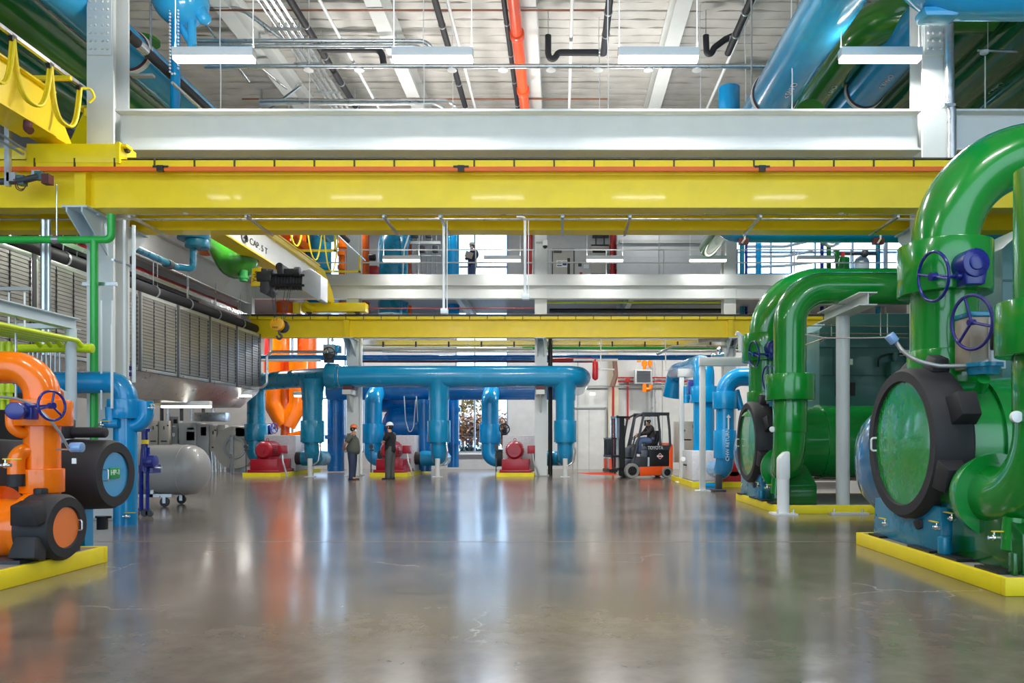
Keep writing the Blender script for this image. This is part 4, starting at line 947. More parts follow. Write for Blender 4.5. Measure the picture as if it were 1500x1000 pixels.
# ================================================================ right side: green chillers
GSHELL = mat('green machine enamel', '#149038', 0.2, coat=0.5)
def chiller(label, dx, dy, far):
    """waterbox chiller whose covered end faces -x; modelled at the near place, moved by (dx, dy)"""
    D = lambda x, y, z: V((x + dx, y + dy, z))
    t = T('chiller', label, 'chiller', D(6, 8.2, 0.15))
    c = D(3.74, 8.15, 1.27)
    O('evaporator_shell', B().lathe(c + V((0.3, 0, 0)), (1, 0, 0), [(0, 0.72), (0.45, 0.72), (0.45, 0.76), (0.5, 0.76), (0.5, 0.72), (1.15, 0.72), (1.15, 0.76), (1.2, 0.76), (1.2, 0.74), (5.2, 0.74)], 56), GSHELL, t)
    O('insulation_ring', B().ringy(c, (1, 0, 0), [(0.05, 0.67), (0, 0.685), (0, 0.79), (0.05, 0.825), (0.36, 0.84), (0.4, 0.8), (0.4, 0.67)], 64), RUBBER, t)
    O('cover_disc', B().lathe(c + V((0.02, 0, 0)), (1, 0, 0), [(0, 0.01), (0.008, 0.4), (0.02, 0.69), (0.06, 0.69)], 64), WRAPG, t)
    O('handle', B().tube([c + V((0.0, 0.58, 0.06)), c + V((-0.06, 0.58, 0.06)), c + V((-0.06, 0.58, -0.09)), c + V((0.0, 0.58, -0.09))], 0.012, n=8, bend=0.03), WHITEP, t)
    L_ = []
    for ang, sz in ((24, 1), (-22, 1), (72, 0.75), (112, 0.7), (-75, 0.5)):
        a = math.radians(ang); p = c + V((0.14 if ang < 0 else 0.28, -math.cos(a) * 0.9, math.sin(a) * 0.9))
        m = Matrix.Rotation(-a, 3, 'X')
        b = B(); w, h, d = 0.13 * sz, 0.16 * sz, 0.1 * sz
        o = [V((-w, d, -h)), V((w, d, -h)), V((w, d, h)), V((-w, d, h))]; u = [V((-w * .75, -d, -h * .8)), V((w * .75, -d, -h * .8)), V((w * .75, -d, h * .8)), V((-w * .75, -d, h * .8))]
        L_.append(b.rings([[p + m @ q for q in o], [p + m @ q for q in u]]))
    each('lug_cover', L_, RUBBER, t, bevel=0.02)
    # condenser with a wrapped dished head behind
    cc = D(3.8, 9.32, 1.05)
    O('condenser_head', B().lathe(cc + V((-0.02, 0, 0)), (1, 0, 0), [(0.0, 0.02), (0.05, 0.3), (0.14, 0.52), (0.26, 0.64), (0.34, 0.67), (0.8, 0.67)], 48), WRAPB, t)
    O('condenser_shell', B().cyl(cc + V((0.8, 0, 0)), cc + V((5.0, 0, 0)), 0.64, n=40), GREEN2, t)
    O('blue_leg', B().prism([D(3.86, 9.1, 0.15), D(3.86, 7.45, 0.15), D(3.86, 7.5, 0.62), D(3.86, 8.3, 0.66), D(3.86, 9.05, 0.6)], (0.45, 0, 0)).cyl(D(3.84, 7.38, 0.15), D(3.84, 7.38, 0.34), 0.06, n=14), TEALB, t, bevel=0.01)
    O('green_leg', B().prism([D(3.95, 7.44, 0.15), D(3.95, 6.3, 0.15), D(3.95, 6.3, 0.5), D(3.95, 7.0, 0.9), D(3.95, 7.44, 0.8)], (0.6, 0, 0)).box(D(3.86, 6.28, 0.15), D(3.9, 6.36, 0.34)), GREEN2, t, bevel=0.01)
    for y0, y1 in ((8.7, 9.0), (7.52, 8.0), (7.0, 7.4), (6.35, 6.7)): O('foot_pad', B().box(D(3.76, y0, 0.148), D(3.95, y1, 0.172)), BLACK, t)
    # side nozzle towards the hall front
    nz = D(4.12, 7.0, 0.78)
    O('nozzle', B().cyl(D(4.22, 7.9, 0.78), nz, 0.30, n=36), GREEN2, t)
    O('nozzle_flange', B().lathe(nz, (0, -1, 0), [(-0.14, 0.36), (0.0, 0.40), (0.05, 0.40), (0.05, 0.3)], 40), GSHELL, t)
    O('sight_port', B().cyl(D(4.3, 7.55, 1.82), D(4.26, 7.42, 1.92), 0.06, n=14), GSHELL, t)
    lever(D(3.9, 7.35, 0.52), (0, 1, 0), t); lever(D(3.8, 7.45, 0.22 + .2), (0, 1, 0), t); lever(D(3.74, 8.5, 0.34), (0, 1, 0), t)
    # compressor and drive box above
    m0 = D(5.75, 9.6, 2.05)
    cb = B().prism([m0, m0 + V((2.4, 0, 0)), m0 + V((2.4, 0, 1.7)), m0 + V((2.05, 0, 2.1)), m0 + V((0.4, 0, 2.1)), m0 + V((0, 0, 1.75))], (0, 2.2, 0))
    O('drive_enclosure', cb, TEALM, t, bevel=0.015)
    O('inspection_opening', B().box(m0 + V((0.35, -0.02, 0.25)), m0 + V((0.8, 0.02, 0.55))).box(m0 + V((1.7, -0.02, 0.25)), m0 + V((2.1, 0.02, 0.5))), CHAR, t)
    sm = B()
    sm.box(m0 + V((0, -0.012, 1.32)), m0 + V((2.4, 0.0, 1.345))).box(m0 + V((0.02, -0.012, 0.7)), m0 + V((2.38, 0.0, 0.72))).box(m0 + V((0.3, -0.012, 0.7)), m0 + V((0.32, 0, 1.33)))
    O('panel_seam', sm, TEALD, t)
    O('terminal_box', B().box(m0 + V((1.5, -0.25, 0.65)), m0 + V((1.8, 0, 1.0))).cyl(m0 + V((1.65, -0.12, 1.0)), m0 + V((1.65, -0.12, 1.2)), 0.06, n=12), TEALM, t, bevel=0.01)
    O('gauge_tube', B().cyl(m0 + V((2.0, -0.12, 0.75)), m0 + V((2.0, -0.12, 1.15)), 0.06, n=12), GALV, t)
    O('nameplate', B().box(m0 + V((1.8, -0.01, 1.15)), m0 + V((2.08, 0, 1.28))).box(m0 + V((0.5, -0.01, 0.95)), m0 + V((0.75, 0, 1.08))), WHITEP, t)
    O('cable', B().tube([m0 + V((1.3, -0.05, 0.9)), m0 + V((1.28, -0.1, 1.1)), m0 + V((1.5, -0.12, 1.18)), m0 + V((2.1, -0.12, 1.18)), m0 + V((2.25, -0.1, 0.9)), m0 + V((2.3, -0.05, 0.7))], 0.022, n=8, bend=0.1), BLACK, t)
    O('blue_actuator', B().box(m0 + V((2.05, -0.2, 1.0)), m0 + V((2.35, 0, 1.15))), BLUE, t, bevel=0.01)
    O('compressor_casing', B().lathe(D(8.4, 9.8, 2.6), (1, 0, 0), [(-0.3, 0.3), (0, 0.55), (0.5, 0.6), (0.9, 0.4)], 28), TEALD, t)
    return t
ch1 = chiller('green chiller with a wrinkle-wrapped round cover, on the plinth at the hall edge', 0, 0, False)
ch2 = chiller('green chiller beside the white post and the short support post, behind the T-shaped stand', 0.06, 6.95, True)

def lplinth(x0, y0, x1, y1, h, label): return pad('equipment_pad', x0, y0, x1, y1, h, label)
lplinth(3.71, 6.15, 12, 9.26, 0.15, 'low plinth edged in yellow under the wrapped chiller at the hall edge')
lplinth(3.84, 13.1, 12.5, 16.15, 0.15, 'low plinth edged in yellow under the chiller behind the T-shaped stand')

def risers(dx, dy, lab, near):
    D = lambda x, y, z: V((x + dx, y + dy, z))
    # riser from the shell top with two valve bodies, bending over towards +x
    x, y = 4.3, 8.26
    t = T('riser_pipe', 'tall green riser on top of %s, bending outward' % lab, 'pipe', D(x, y, 1.9))
    O('pipe', B().tube([D(x, y, 1.85), D(x, y, 4.5), D(9.5, y, 4.5)], 0.345, n=44, bend=1.06, seg=18), GREEN, t)
    vb = O('valve_body', B().cyl(D(x, y, 2.92), D(x, y, 3.48), 0.485, n=44), GREEN, t, bevel=0.012)
    O('flange_collar', B().cyl(D(x, y, 1.92), D(x, y, 2.3), 0.385, n=44), GREEN, t, bevel=0.01)
    O('saddle_collar', B().lathe(D(x, y, 1.8), (0, 0, 1), [(0, 0.5), (0.12, 0.4)], 40), GREEN, t)
    wc = P(1367, 405, 7.75) + V((dx, dy, 0)); gc = P(1420, 390, 7.7) + V((dx, dy, 0))
    O('handwheel', B().wheel(wc, (0.98, 0.12, 0.1), 0.255, 0.017, 2, 0.045), NAVY, vb)
    O('gearbox', B().cyl(gc + V((0.0, 0.1, 0.02)), gc + V((0.02, -0.1, 0.02)), 0.15, n=26).cyl(gc + V((0.02, -0.1, 0.02)), gc + V((0.02, -0.12, 0.02)), 0.08, n=20).prism([gc + V((-0.1, -0.08, -0.02)), gc + V((-0.08, -0.08, -0.2)), gc + V((0.12, -0.08, -0.2)), gc + V((0.15, -0.08, -0.02))], (0, 0.2, 0)), NAVY, vb, bevel=0.01)
    O('valve_stem', B().cyl(wc, gc + V((-0.05, 0, -0.1)), 0.02, n=12).cyl(gc + V((-0.14, 0, -0.1)), gc + V((-0.02, 0, -0.1)), 0.045, n=12), NAVY, vb)
    w2 = P(1423, 472, 7.4) + V((dx, dy, 0))
    O('handwheel', B().wheel(w2, (0.95, 0.2, 0.1), 0.27, 0.017, 3, 0.03), mat('violet navy enamel', '#33307E', 0.35), t)
    a = P(1421, 540, 7.5) + V((dx, dy, 0)); b_ = P(1462, 463, 7.5) + V((dx, dy, 0))
    ac = O('actuator', B().box(a, b_ + V((0, 0.3, 0))), mat('warm grey actuator', '#9A8E7E', 0.45), t, bevel=0.015)
    O('actuator_cap', B().box((a.x - 0.01, a.y - 0.01, b_.z), (b_.x + 0.02, a.y + 0.31, b_.z + 0.05)), TEALB, ac, bevel=0.01)
    O('actuator_side', B().box(P(1452, 540, 7.45) + V((dx, dy, 0)), P(1474, 463, 7.45) + V((dx, dy + 0.2, 0))), STEELB, ac, bevel=0.01)
    O('actuator_motor', B().cyl(P(1462, 475, 7.3) + V((dx, dy, 0)), P(1462, 512, 7.3) + V((dx, dy, 0)), 0.07, n=16), BLACK, ac, bevel=0.01)
    O('actuator_base', B().lathe(P(1449, 545, 7.4) + V((dx, dy + .1, 0)), (0, 0, 1), [(-0.02, 0.14), (0.06, 0.16), (0.06, 0.18), (0.1, 0.18)], 28), TEALB, ac)
    # front riser that feeds the side nozzle
    y2 = 6.25
    t = T('riser_pipe', 'green front riser curving down into the side nozzle of %s' % lab, 'pipe', D(4.17, y2, 0.4))
    pts = [V((4.12 + (0 if near else .06), 6.98 + dy, 0.78))] + [D(4.16, y2, 0.78), D(4.17, y2, 4.02 if not near else 3.6)] + ([D(9.3, y2, 4.02)] if not near else [])
    O('pipe', B().tube(pts, 0.285, n=40, bend=0.62, seg=14), GREEN, t)
    O('valve_collar', B().cyl(D(4.17, y2, 2.02), D(4.17, y2, 2.48), 0.43, n=44), GREEN, t, bevel=0.012)
    O('pipe_band', B().cyl(D(4.17, y2, 1.45), D(4.17, y2, 2.02), 0.3, n=40), GREEN, t, bevel=0.008)
    O('drain_stub', B().cyl(D(4.0, y2 + .28, 0.33), D(4.02, y2 + .28, 0.62), 0.095, n=18), GREEN, t)
    gp = D(4.2 - 0.36, y2 - 0.02, 1.5)
    O('gauge', B().cyl(gp, gp + V((0.0, -0.04, 0)), 0.05, n=20), WHITEP, t, bevel=0.006)
    O('gauge_stem', B().cyl(gp, gp + V((0.12, 0, 0)), 0.016, n=8), CHROME, t)
    lever(D(3.84, y2 + .28, 0.44), (1, 0, 0), t)
    return t
risers(0.0, 0.0, 'the wrinkle-wrapped chiller', True)
risers(-0.06, 6.95, 'the chiller behind the T-shaped stand', False)
# grey flexible hose with a clear box from the near riser to the far one
t = T('sensor_hose', 'grey hose and pale blue junction in front of the tall green riser', 'hose', P(1308, 496, 7.9))
O('hose', B().tube([P(1312, 500, 7.9), P(1320, 512, 7.85), P(1340, 528, 7.7), P(1375, 536, 7.6), P(1420, 536, 7.5), P(1448, 528, 7.5)], 0.022, n=10, bend=0.3), HOSE, t)
O('junction', B().cyl(P(1302, 490, 7.9), P(1311, 501, 7.9), 0.055, n=14), CLEARB, t, bevel=0.01)
O('tubing', B().tube([P(1180, 490, 8.6), P(1210, 495, 8.4), P(1260, 495, 8.2), P(1300, 494, 7.9)], 0.008, n=6).tube([P(1180, 505, 9), P(1210, 494, 8.7)], 0.008, n=6), ALU, t)

# T stand and short support post
t = T('pipe_stand', 'T-shaped pale steel stand carrying the long green pipe', 'pipe stand', P(1240, 752, 13.1))
x = PX(1241, 13.1)
O('post', B().cyl((x, 13.3, 0.03), (x, 13.3, 3.55), 0.118, n=28), STEEL, t)
O('base_plate', B().box((x - 0.33, 12.95, 0), (x + 0.33, 13.65, 0.03)), STEEL, t)
for dx in (-0.25, 0.25):
    for dy in (-0.25, 0.25): O('anchor_bolt', B().cyl((x + dx, 13.3 + dy, 0.03), (x + dx, 13.3 + dy, 0.09), 0.018, n=8), GALV, t)
O('beam', B().ibeam((x, 12.2, 3.65), (x, 14.2, 3.65), 0.22, 0.3, 0.016, 0.02), STEEL, t)
O('saddle', B().box((x - 0.14, 13.25, 3.76), (x + 0.14, 13.65, 3.9)), MUD, t)
t = T('pipe_stand', 'short white post under the green pipe elbow', 'pipe stand', P(1155, 760, 12.6))
x = PX(1155, 12.7)
O('post', B().cyl((x, 13.0, 0.03), (x, 13.0, 0.62), 0.105, n=28), WHITEP, t)
O('post_top', B().prism([(x - 0.105, 12.9, 0.6), (x + 0.105, 12.9, 0.6), (x + 0.105, 12.9, 1.12), (x, 12.9, 1.1), (x - 0.105, 12.9, 1.0)], (0, 0.2, 0)), WHITEP, t, bevel=0.05)
O('base_plate', B().box((x - 0.2, 12.8, 0), (x + 0.2, 13.2, 0.03)), WHITEP, t)
for dx in (-0.14, 0.14): O('anchor_bolt', B().cyl((x + dx, 12.86, 0.03), (x + dx, 12.86, 0.1), 0.016, n=8), GALV, t)
# slim tube lines crossing before the teal enclosure
for k, (a, b_, lab) in enumerate((((1180, 477), (1330, 478), 'upper'), ((1185, 488), (1330, 489), 'middle'), ((1212, 495), (1330, 495), 'lower'))):
    one('instrument_tube', B().tube([P(a[0] - 12, a[1] + 8, 14.3), P(a[0], a[1], 14.3), P(b_[0], b_[1], 14.3)], 0.012, n=6), ALU, 'slim %s instrument tube level before the teal drive enclosure' % lab, 'tube')
for k, px in enumerate((1218, 1290, 1300)):
    one('instrument_tube', B().tube([P(px, 458, 14.32), P(px, 492, 14.32)], 0.01, n=6), ALU, 'short upright instrument tube before the teal drive enclosure', 'tube', 'upright tubes before the teal enclosure')

# big blue header at the upper corner and overhead pipes
t = T('overhead_header', 'big bright blue header pipe with a rounded bend in the upper corner', 'pipe', (8, 10.6, 7.6))
Yh = 10.6; zc = PZ(-16, Yh)
O('pipe', B().tube([(PX(1348, Yh), Yh + .5, zc + 3.4), (PX(1348, Yh), Yh, zc), (15, Yh, zc)], 0.41, n=40, bend=0.6, seg=12), SKYB, t)
O('saddle', B().prism([P(1352, 8, Yh - .1), P(1357, 22, Yh - .1), P(1404, 22, Yh - .1), P(1420, 6, Yh - .1)], (0, 0.3, 0)), SKYB, t, bevel=0.04)
def over(label, px, py, z, r, y0, y1, m, bands=(), bm=None, tail=None, lead=None, txt=None):
    """pipe along the hall through the pixel (px, py) at height z"""
    q = xz(px, py, z); t = T('overhead_pipe', label, 'pipe', (q.x, y0, z))
    pts = [(q.x, y0, z), (q.x, y1, z)]
    if lead: pts = [(q.x + lead, y0, z)] + pts
    if tail: pts = pts + [(q.x + tail[0], y1 + tail[1], z + tail[2])]
    O('pipe', B().tube(pts, r, n=40, bend=r * 2.6, seg=12), m, t)
    for yb in bands:
        O('clamp_band', B().ringy((q.x, yb, z), (0, 1, 0), [(0, r + .005), (0.09, r + .005), (0.09, r + 0.035), (0, r + 0.035)], 40), WHITEP, t)
        O('saddle_strip', B().ringy((q.x, yb - 0.05, z), (0, 1, 0), [(0, r + .003), (0.05, r + .003), (0.05, r + 0.02), (0, r + 0.02)], 40), MUD, t)
        O('hanger_rod', B().tube([(q.x - r - 0.02, yb + .04, z), (q.x - r - 0.02, yb + .04, 11.3)], 0.02, n=8), GALV, t)
        O('hanger_rod', B().tube([(q.x + r + 0.02, yb + .04, z), (q.x + r + 0.02, yb + .04, 11.3)], 0.02, n=8), GALV, t)
    if txt:
        a = math.radians(txt[2])
        o = TX(txt[0], txt[1], (q.x + math.cos(a) * (r + 0.012), txt[3], z + math.sin(a) * (r + 0.012)), (0, 0, 0), WHITEP, t)
        # baseline runs along -y/+y, faces outward from the pipe
        n = V((math.cos(a), 0, math.sin(a))); xd = V((0, txt[4], 0)); yd = n.cross(xd)
        o.rotation_euler = Matrix((xd, yd, n)).transposed().to_euler()
    return t
over('big glossy blue overhead pipe with a white clamp band, nearest the trapped drain', 1140, 130, 8.35, 0.45, 6, 20.0, SKYB, bands=(15.0,), tail=(1.6, 0, 0), txt=('CHWS >', 0.16, -95, 13.9, 1))
over('slim blue line alongside the big glossy overhead pipe', 1104, 140, 9.3, 0.09, 6, 24, TEALB)
over('second glossy blue overhead pipe, seen beside the bolted near column', 1284, 112, 9.2, 0.41, 12.95, 22.0, SKYB, bands=(16.6,), txt=('CHWR >', 0.15, -100, 15.4, 1))
over('olive green overhead pipe between the two glossy blue ones', 1236, 84, 9.6, 0.42, 14.2, 24.0, GREEN3, lead=2.2, txt=('CWS >', 0.15, -95, 16.6, 1))
over('olive green overhead pipe low behind the glossy blue pair', 1205, 145, 8.1, 0.33, 15.4, 26, GREEN3)
over('dark green overhead pipe beyond the near column, upper one of three', 1440, 32, 9.7, 0.44, 12.9, 24, GREEN2)
over('dark green overhead pipe beyond the near column, with a white clamp band', 1450, 95, 9.1, 0.5, 12.9, 24, GREEN2, bands=(16.3,), txt=('CWR >', 0.15, -80, 15.3, 1))
over('dark green overhead pipe beyond the near column, lowest one', 1470, 148, 8.6, 0.5, 12.9, 26, GREEN2)
over('glossy blue overhead pipe showing in the gap under the tie beam by the near column', 1300, 230, 10.2, 0.4, 21, 25.5, SKYB)
one('cross_pipe', B().tube([(PX(1078, 23.2), 26, 10.15), (PX(1078, 23.2), 23.2, 10.15), (PX(1420, 23.2), 23.2, 10.15)], .42, n=28, bend=.8), SKYB, 'glossy blue cross pipe in the gap between white tie beam and yellow girder', 'pipe')
one('yellow_post', B().box(P(1446, 96, 16.5), P(1461, 170, 16.5) + V((0, 0.2, 0))), LIME, 'lime yellow steel post between the dark green overhead pipes', 'post')
t = T('drain_pipe', 'black trapped drain among the dark green overhead pipes', 'pipe', P(1480, 110, 15.5))
O('pipe', B().tube([P(1478, 70, 15.5), P(1476, 100, 15.5), P(1484, 118, 15.5), P(1510, 120, 15.5)], 0.09, n=12, bend=0.2), RUBBER, t)
O('strut', B().box(P(1474, 121, 15.4), P(1515, 126, 15.4) + V((0, .06, 0))), GALV, t)
t = T('column_conduit', 'thick galvanised conduit strapped to the near column under the blue header', 'conduit', P(1393, 240, 12.1))
O('tube', B().tube([P(1390, 36, 12.1), P(1391, 155, 12.1), P(1394, 165, 12.1), P(1394, 245, 12.1)], 0.075, n=12), GALV, t)
O('strap', B().box(P(1384, 151, 12.0), P(1400, 155, 12.0) + V((0, 0.1, 0))), GALV, t)
vl = P(1330, 78, 14)
t = T('sprinkler_branch', 'thin grey sprinkler line with a white drop among the dark green pipes', 'pipe', P(1440, 76, 14))
O('pipe', B().tube([P(1432, 74, 14), P(1500, 76, 14)], 0.02, n=8).tube([P(1447, 20, 14), P(1447, 74, 14)], 0.008, n=6), GALV, t)
O('sprinkler_head', B().lathe(P(1442, 79, 14), (0, 0, 1), [(0, 0.06), (0.02, 0.08), (0.05, 0.08), (0.06, 0.03)], 16).tube([P(1443, 82, 14), P(1443, 158, 14)], 0.012, n=6), WHITEP, t)
one('blue_tank', B().lathe(P(1068, 140, 20), (0, 0, 1), [(-1.2, 0.25), (-1.0, 0.29), (0.2, 0.29), (0.21, 0.27)], 32), BLUE, 'upright blue cylinder showing above the tie beam beside the big blue pipe', 'tank', bevel=0.0)
# big blue pipe end before the bright gallery windows
Yq = 15.2
t = T('cross_main', 'bright blue horizontal main with a rounded bend under the girder before the bright gallery windows', 'pipe', P(1200, 342, Yq))
z = PZ(338, Yq)
O('pipe', B().tube([(PX(1056, Yq), Yq, z + 1.2), (PX(1056, Yq), Yq, z), (10, Yq, z)], 0.24, n=32, bend=0.4, seg=10), BLUE, t)
for px in (1091, 1290): O('clamp_band', B().tube([P(px, 322, Yq - .26), P(px, 350, Yq - .27), P(px - 4, 356, Yq - .2)], 0.02, n=8), WHITEP, t)
for px in (1089, 1286): O('saddle', B().box(P(px - 6, 357, Yq - .2), P(px + 6, 350, Yq - .1)), MUD, t)

# upper left overhead pipes
over('glossy blue overhead pipe with a white clamp band behind the bolted near column', 170, 57, 8.65, 0.37, 9, 26, SKYB, bands=(13.9, 21.0))
over('black insulated line with silver joints beside the glossy blue overhead pipe', 236, 96, 8.34, 0.085, 12.75, 26, RUBBER)
over('dark green overhead pipe in the corner above the yellow crane', 62, 62, 8.8, 0.52, 6, 20, GREEN3)
over('dark green overhead pipe, lower one in the corner above the yellow crane', 20, 96, 8.0, 0.4, 6, 16, GREEN2)
over('dark green overhead pipe far behind the first white light', 225, 228, 10.2, 0.4, 20, 25.5, GREEN3)
one('green_tank', B().lathe(P(212, 62, 19), (0, 0, 1), [(0, 0.36), (0.0, 0.36), (2.5, 0.36)], 28), GREEN3, 'upright olive green cylinder behind the chain fall and blue drain pipe', 'tank')
for k, y in enumerate((13.05, 15.9)):
    q = xz(236, 96, 8.34); one('pipe_joint', B().cyl((q.x, y, 8.34), (q.x, y + 0.25, 8.34), 0.1, n=16), ALU, 'silver joint sleeve on the black insulated line by the blue overhead pipe', 'pipe joint', 'silver sleeves on the black line')
one('cross_pipe', B().tube([P(60, 146, 15), P(150, 146, 15)], 0.24, n=24), SKYB, 'short glossy blue cross pipe between the crane girder and the bolted near column', 'pipe')
Yb_ = 14.2
t = T('drain_vessel', 'blue hanging vessel with a rounded bottom and a long blue drain leg', 'vessel', P(265, 0, Yb_))
O('vessel', B().tube([P(225, -60, Yb_ + 2), P(262, -4, Yb_)], 0.5, n=32).sph(P(264, -2, Yb_), 0.52, n=32, m=16), SKYB, t)
O('boot', B().cyl(P(284, 2, Yb_), P(299, 26, Yb_), 0.13, n=20).sph(P(299, 26, Yb_), 0.13, n=18, m=10), SKYB, t)
O('drain_leg', B().tube([P(257, 10, Yb_ - .1), P(257, 175, Yb_ - .1)], 0.088, n=18), BLUE, t)
O('brace', B().tube([P(263, 36, Yb_), P(284, 70, Yb_)], 0.07, n=14).tube([P(281, 26, Yb_), P(281, 72, Yb_)], 0.08, n=14), SKYB, t)
b = B(); pts = [(249, -10 + 5 * k) for k in range(24)] + [(252, 108), (256, 108)] + [(261, 100 - 5 * k) for k in range(24)]
for px, py in pts: b.sph(P(px, py, 13.9), 0.022, n=6, m=5)
one('hand_chain', b, WHITEP, 'white hand chain looping down before the blue drain leg', 'chain')
one('crossbar', B().box(P(190, 111, 13.2), P(223, 107.5, 13.2) + V((0, 0.1, 0))), STEELD, 'small grey crossbar before the glossy blue pipe at the near column', 'bar')
one('roof_duct', B().tube([P(298, 15, 17), P(345, 12, 17), P(362, 18, 17), P(420, 62, 17.4)], 0.05, n=8, bend=0.3), GALV, 'bent galvanised line beside the blue hanging vessel', 'conduit')
# ================================================================ far pump row
def pump(label):
    X0 = -10.75
    t = T('pump_set', label, 'pump', (X0, 27.3, 0), group=None)
    e = B(); x0, x1, y0, y1, h = X0 - .68, X0 + .68, 26.5, 31.0, 0.14
    O('pad_slab', B().box((x0 + .03, y0 + .03, 0), (x1 - .03, y1, h - 0.004)), GREY, t)
    O('pad_edge', e.box((x0, y0, 0), (x1, y0 + .04, h)).box((x1 - .04, y0 + .04, 0), (x1, y1, h)).box((x0, y0 + .04, 0), (x0 + .04, y1, h)), SAFETYY, t)
    O('base_frame', B().box((X0 - .58, 26.66, h), (X0 + .56, 28.2, h + .1)).box((X0 - .5, 26.72, h + .1), (X0 + .48, 28.1, 0.62)), REDM, t, bevel=0.012)
    O('motor', B().lathe((X0 - .05, 26.72, 0.94), (0, 1, 0), [(0, 0.1), (0.0, 0.24), (0.06, 0.29), (0.12, 0.32), (1.0, 0.32), (1.05, 0.28), (1.3, 0.2)], 32).cyl((X0 - .05, 26.66, .94), (X0 - .05, 26.74, .94), 0.1, n=16).box((X0 - .3, 26.85, .6), (X0 + .2, 27.6, .7)), REDM, t)
    fn = B()
    for k in range(28):
        a = 2 * PI * k / 28; m = Matrix.Rotation(a, 3, 'Y')
        fn.bc(V((X0 - .05, 27.3, .94)) + m @ V((0, 0, .33)), (0.014, 0.8, 0.05), m)
    O('cooling_fin', fn, REDM, t)
    O('lifting_eye', B().torus((X0 - .05, 27.2, 1.33), (0, 1, 0), 0.045, 0.012, 16, 8), REDM, t)
    O('junction_box', B().box((X0 + .42, 26.9, .82), (X0 + .7, 27.2, 1.12)), REDM, t, bevel=0.02)
    O('flex_conduit', B().tube([(X0 + .6, 26.9, .82), (X0 + .66, 26.8, .5), (X0 + .78, 26.7, .25), (X0 + .85, 26.7, 0.0)], 0.035, n=8, bend=0.1), HOSE, t)
    O('insulated_casing', B().box((X0 - .58, 28.2, h), (X0 + .62, 30.3, 1.5)), INSW, t, bevel=0.02)
    O('discharge_coupling', B().cyl((X0 + .62, 28.3, .62), (X0 + .88, 28.3, .62), 0.25, n=24), RUBBER, t, bevel=0.01)
    O('suction_coupling', B().cyl((X0 - .94, 29, .62), (X0 - .58, 29, .62), 0.34, n=24), RUBBER, t, bevel=0.01)
    O('gauge_post', B().cyl((X0 - .72, 26.9, 0.0), (X0 - .72, 26.9, 1.0), 0.02, n=8).cyl((X0 - .72, 26.88, 1.08), (X0 - .72, 26.92, 1.08), 0.08, n=16).cyl((X0 - .78, 26.9, .95), (X0 - .6, 26.9, .95), 0.03, n=8), DGREY, t)
    return t
pl = ('red motored pump on the plinth next to the grey fan housing', 'red motored pump behind the man in the black T-shirt', 'red motored pump in front of the tall window beside the middle column')
p0 = pump(pl[0])
for k in (1, 2): dup(p0, (4.56 * k, 0, 0), pl[k])
one('globe_valve', B().wheel((PX(739, 28.5), 28.5, PZ(628, 28.5)), (0.5, -1, 0.2), 0.2, 0.025, 4).cyl((PX(739, 28.5), 28.55, PZ(628, 28.5)), (PX(738, 28.5), 28.6, 1.5), 0.1, n=12), BLACK, 'black handwheel valve on top of the casing beside the tall window', 'valve')

ZH = 3.6
FARB = mat('cyan blue pipe jacket', '#008CBE', 0.24, coat=0.5)
t = T('header_pipe', 'long horizontal blue header pipe crossing the far columns', 'pipe', (-3, 26.5, 3.6))
O('pipe', B().tube([(PX(492, 26.5), 26.5, ZH), (0.72, 26.5, ZH), (0.72, 31.5, ZH)], 0.385, n=36, bend=0.62, seg=12), FARB, t)
O('tee_collar', B().cyl((PX(479, 26.5), 26.5, ZH), (PX(495, 26.5), 26.5, ZH), 0.47, n=36), TEALB, t, bevel=0.015)
O('band', B().torus((PX(499, 26.5), 26.5, ZH), Xd, 0.392, 0.014, 36, 8), ALU, t)
O('saddle', B().box((-7.75, 26.25, 3.12), (-7.45, 26.75, 3.25)), MUD, t); O('saddle', B().box((-.87, 26.25, 3.12), (-.57, 26.75, 3.25)), MUD, t)
for x, lab in ((-7.6, 'behind the two standing men'), (-0.72, 'next to the black vertical pipe')):
    b = B().box((x - .16, 26.2, 2.95), (x + .16, 26.98, 3.11)).prism([(x - .03, 26.3, 2.95), (x - .03, 26.98, 2.95), (x - .03, 26.98, 2.3)], (0.06, 0, 0))
    one('header_bracket', b, STEEL, 'pale bracket carrying the blue header on the column ' + lab, 'bracket')
t = T('valve_actuator', 'grey and blue valve actuator with a dark wheel above the blue header tee', 'valve', P(482, 520, 26.6))
O('box', B().box(P(473, 518, 26.4), P(490, 504, 26.4) + V((0, .4, 0))), CABG, t, bevel=0.02)
O('cap', B().box(P(490, 516, 26.4), P(496, 505, 26.4) + V((0, .4, 0))), BLUE, t, bevel=0.02)
O('handwheel', B().wheel(P(482, 517, 26.2), (0.2, -1, 0), 0.2, 0.02, 4), BLACK, t)
O('neck', B().cyl(P(482, 531, 26.55), P(482, 517, 26.55), 0.18, n=18), DGREY, t)
O('antenna', B().tube([P(487, 504, 26.5), P(487, 496, 26.5), P(490, 490, 26.5)], 0.02, n=6).sph(P(487, 498, 26.5), 0.06, n=10, m=8), WHITEP, t)

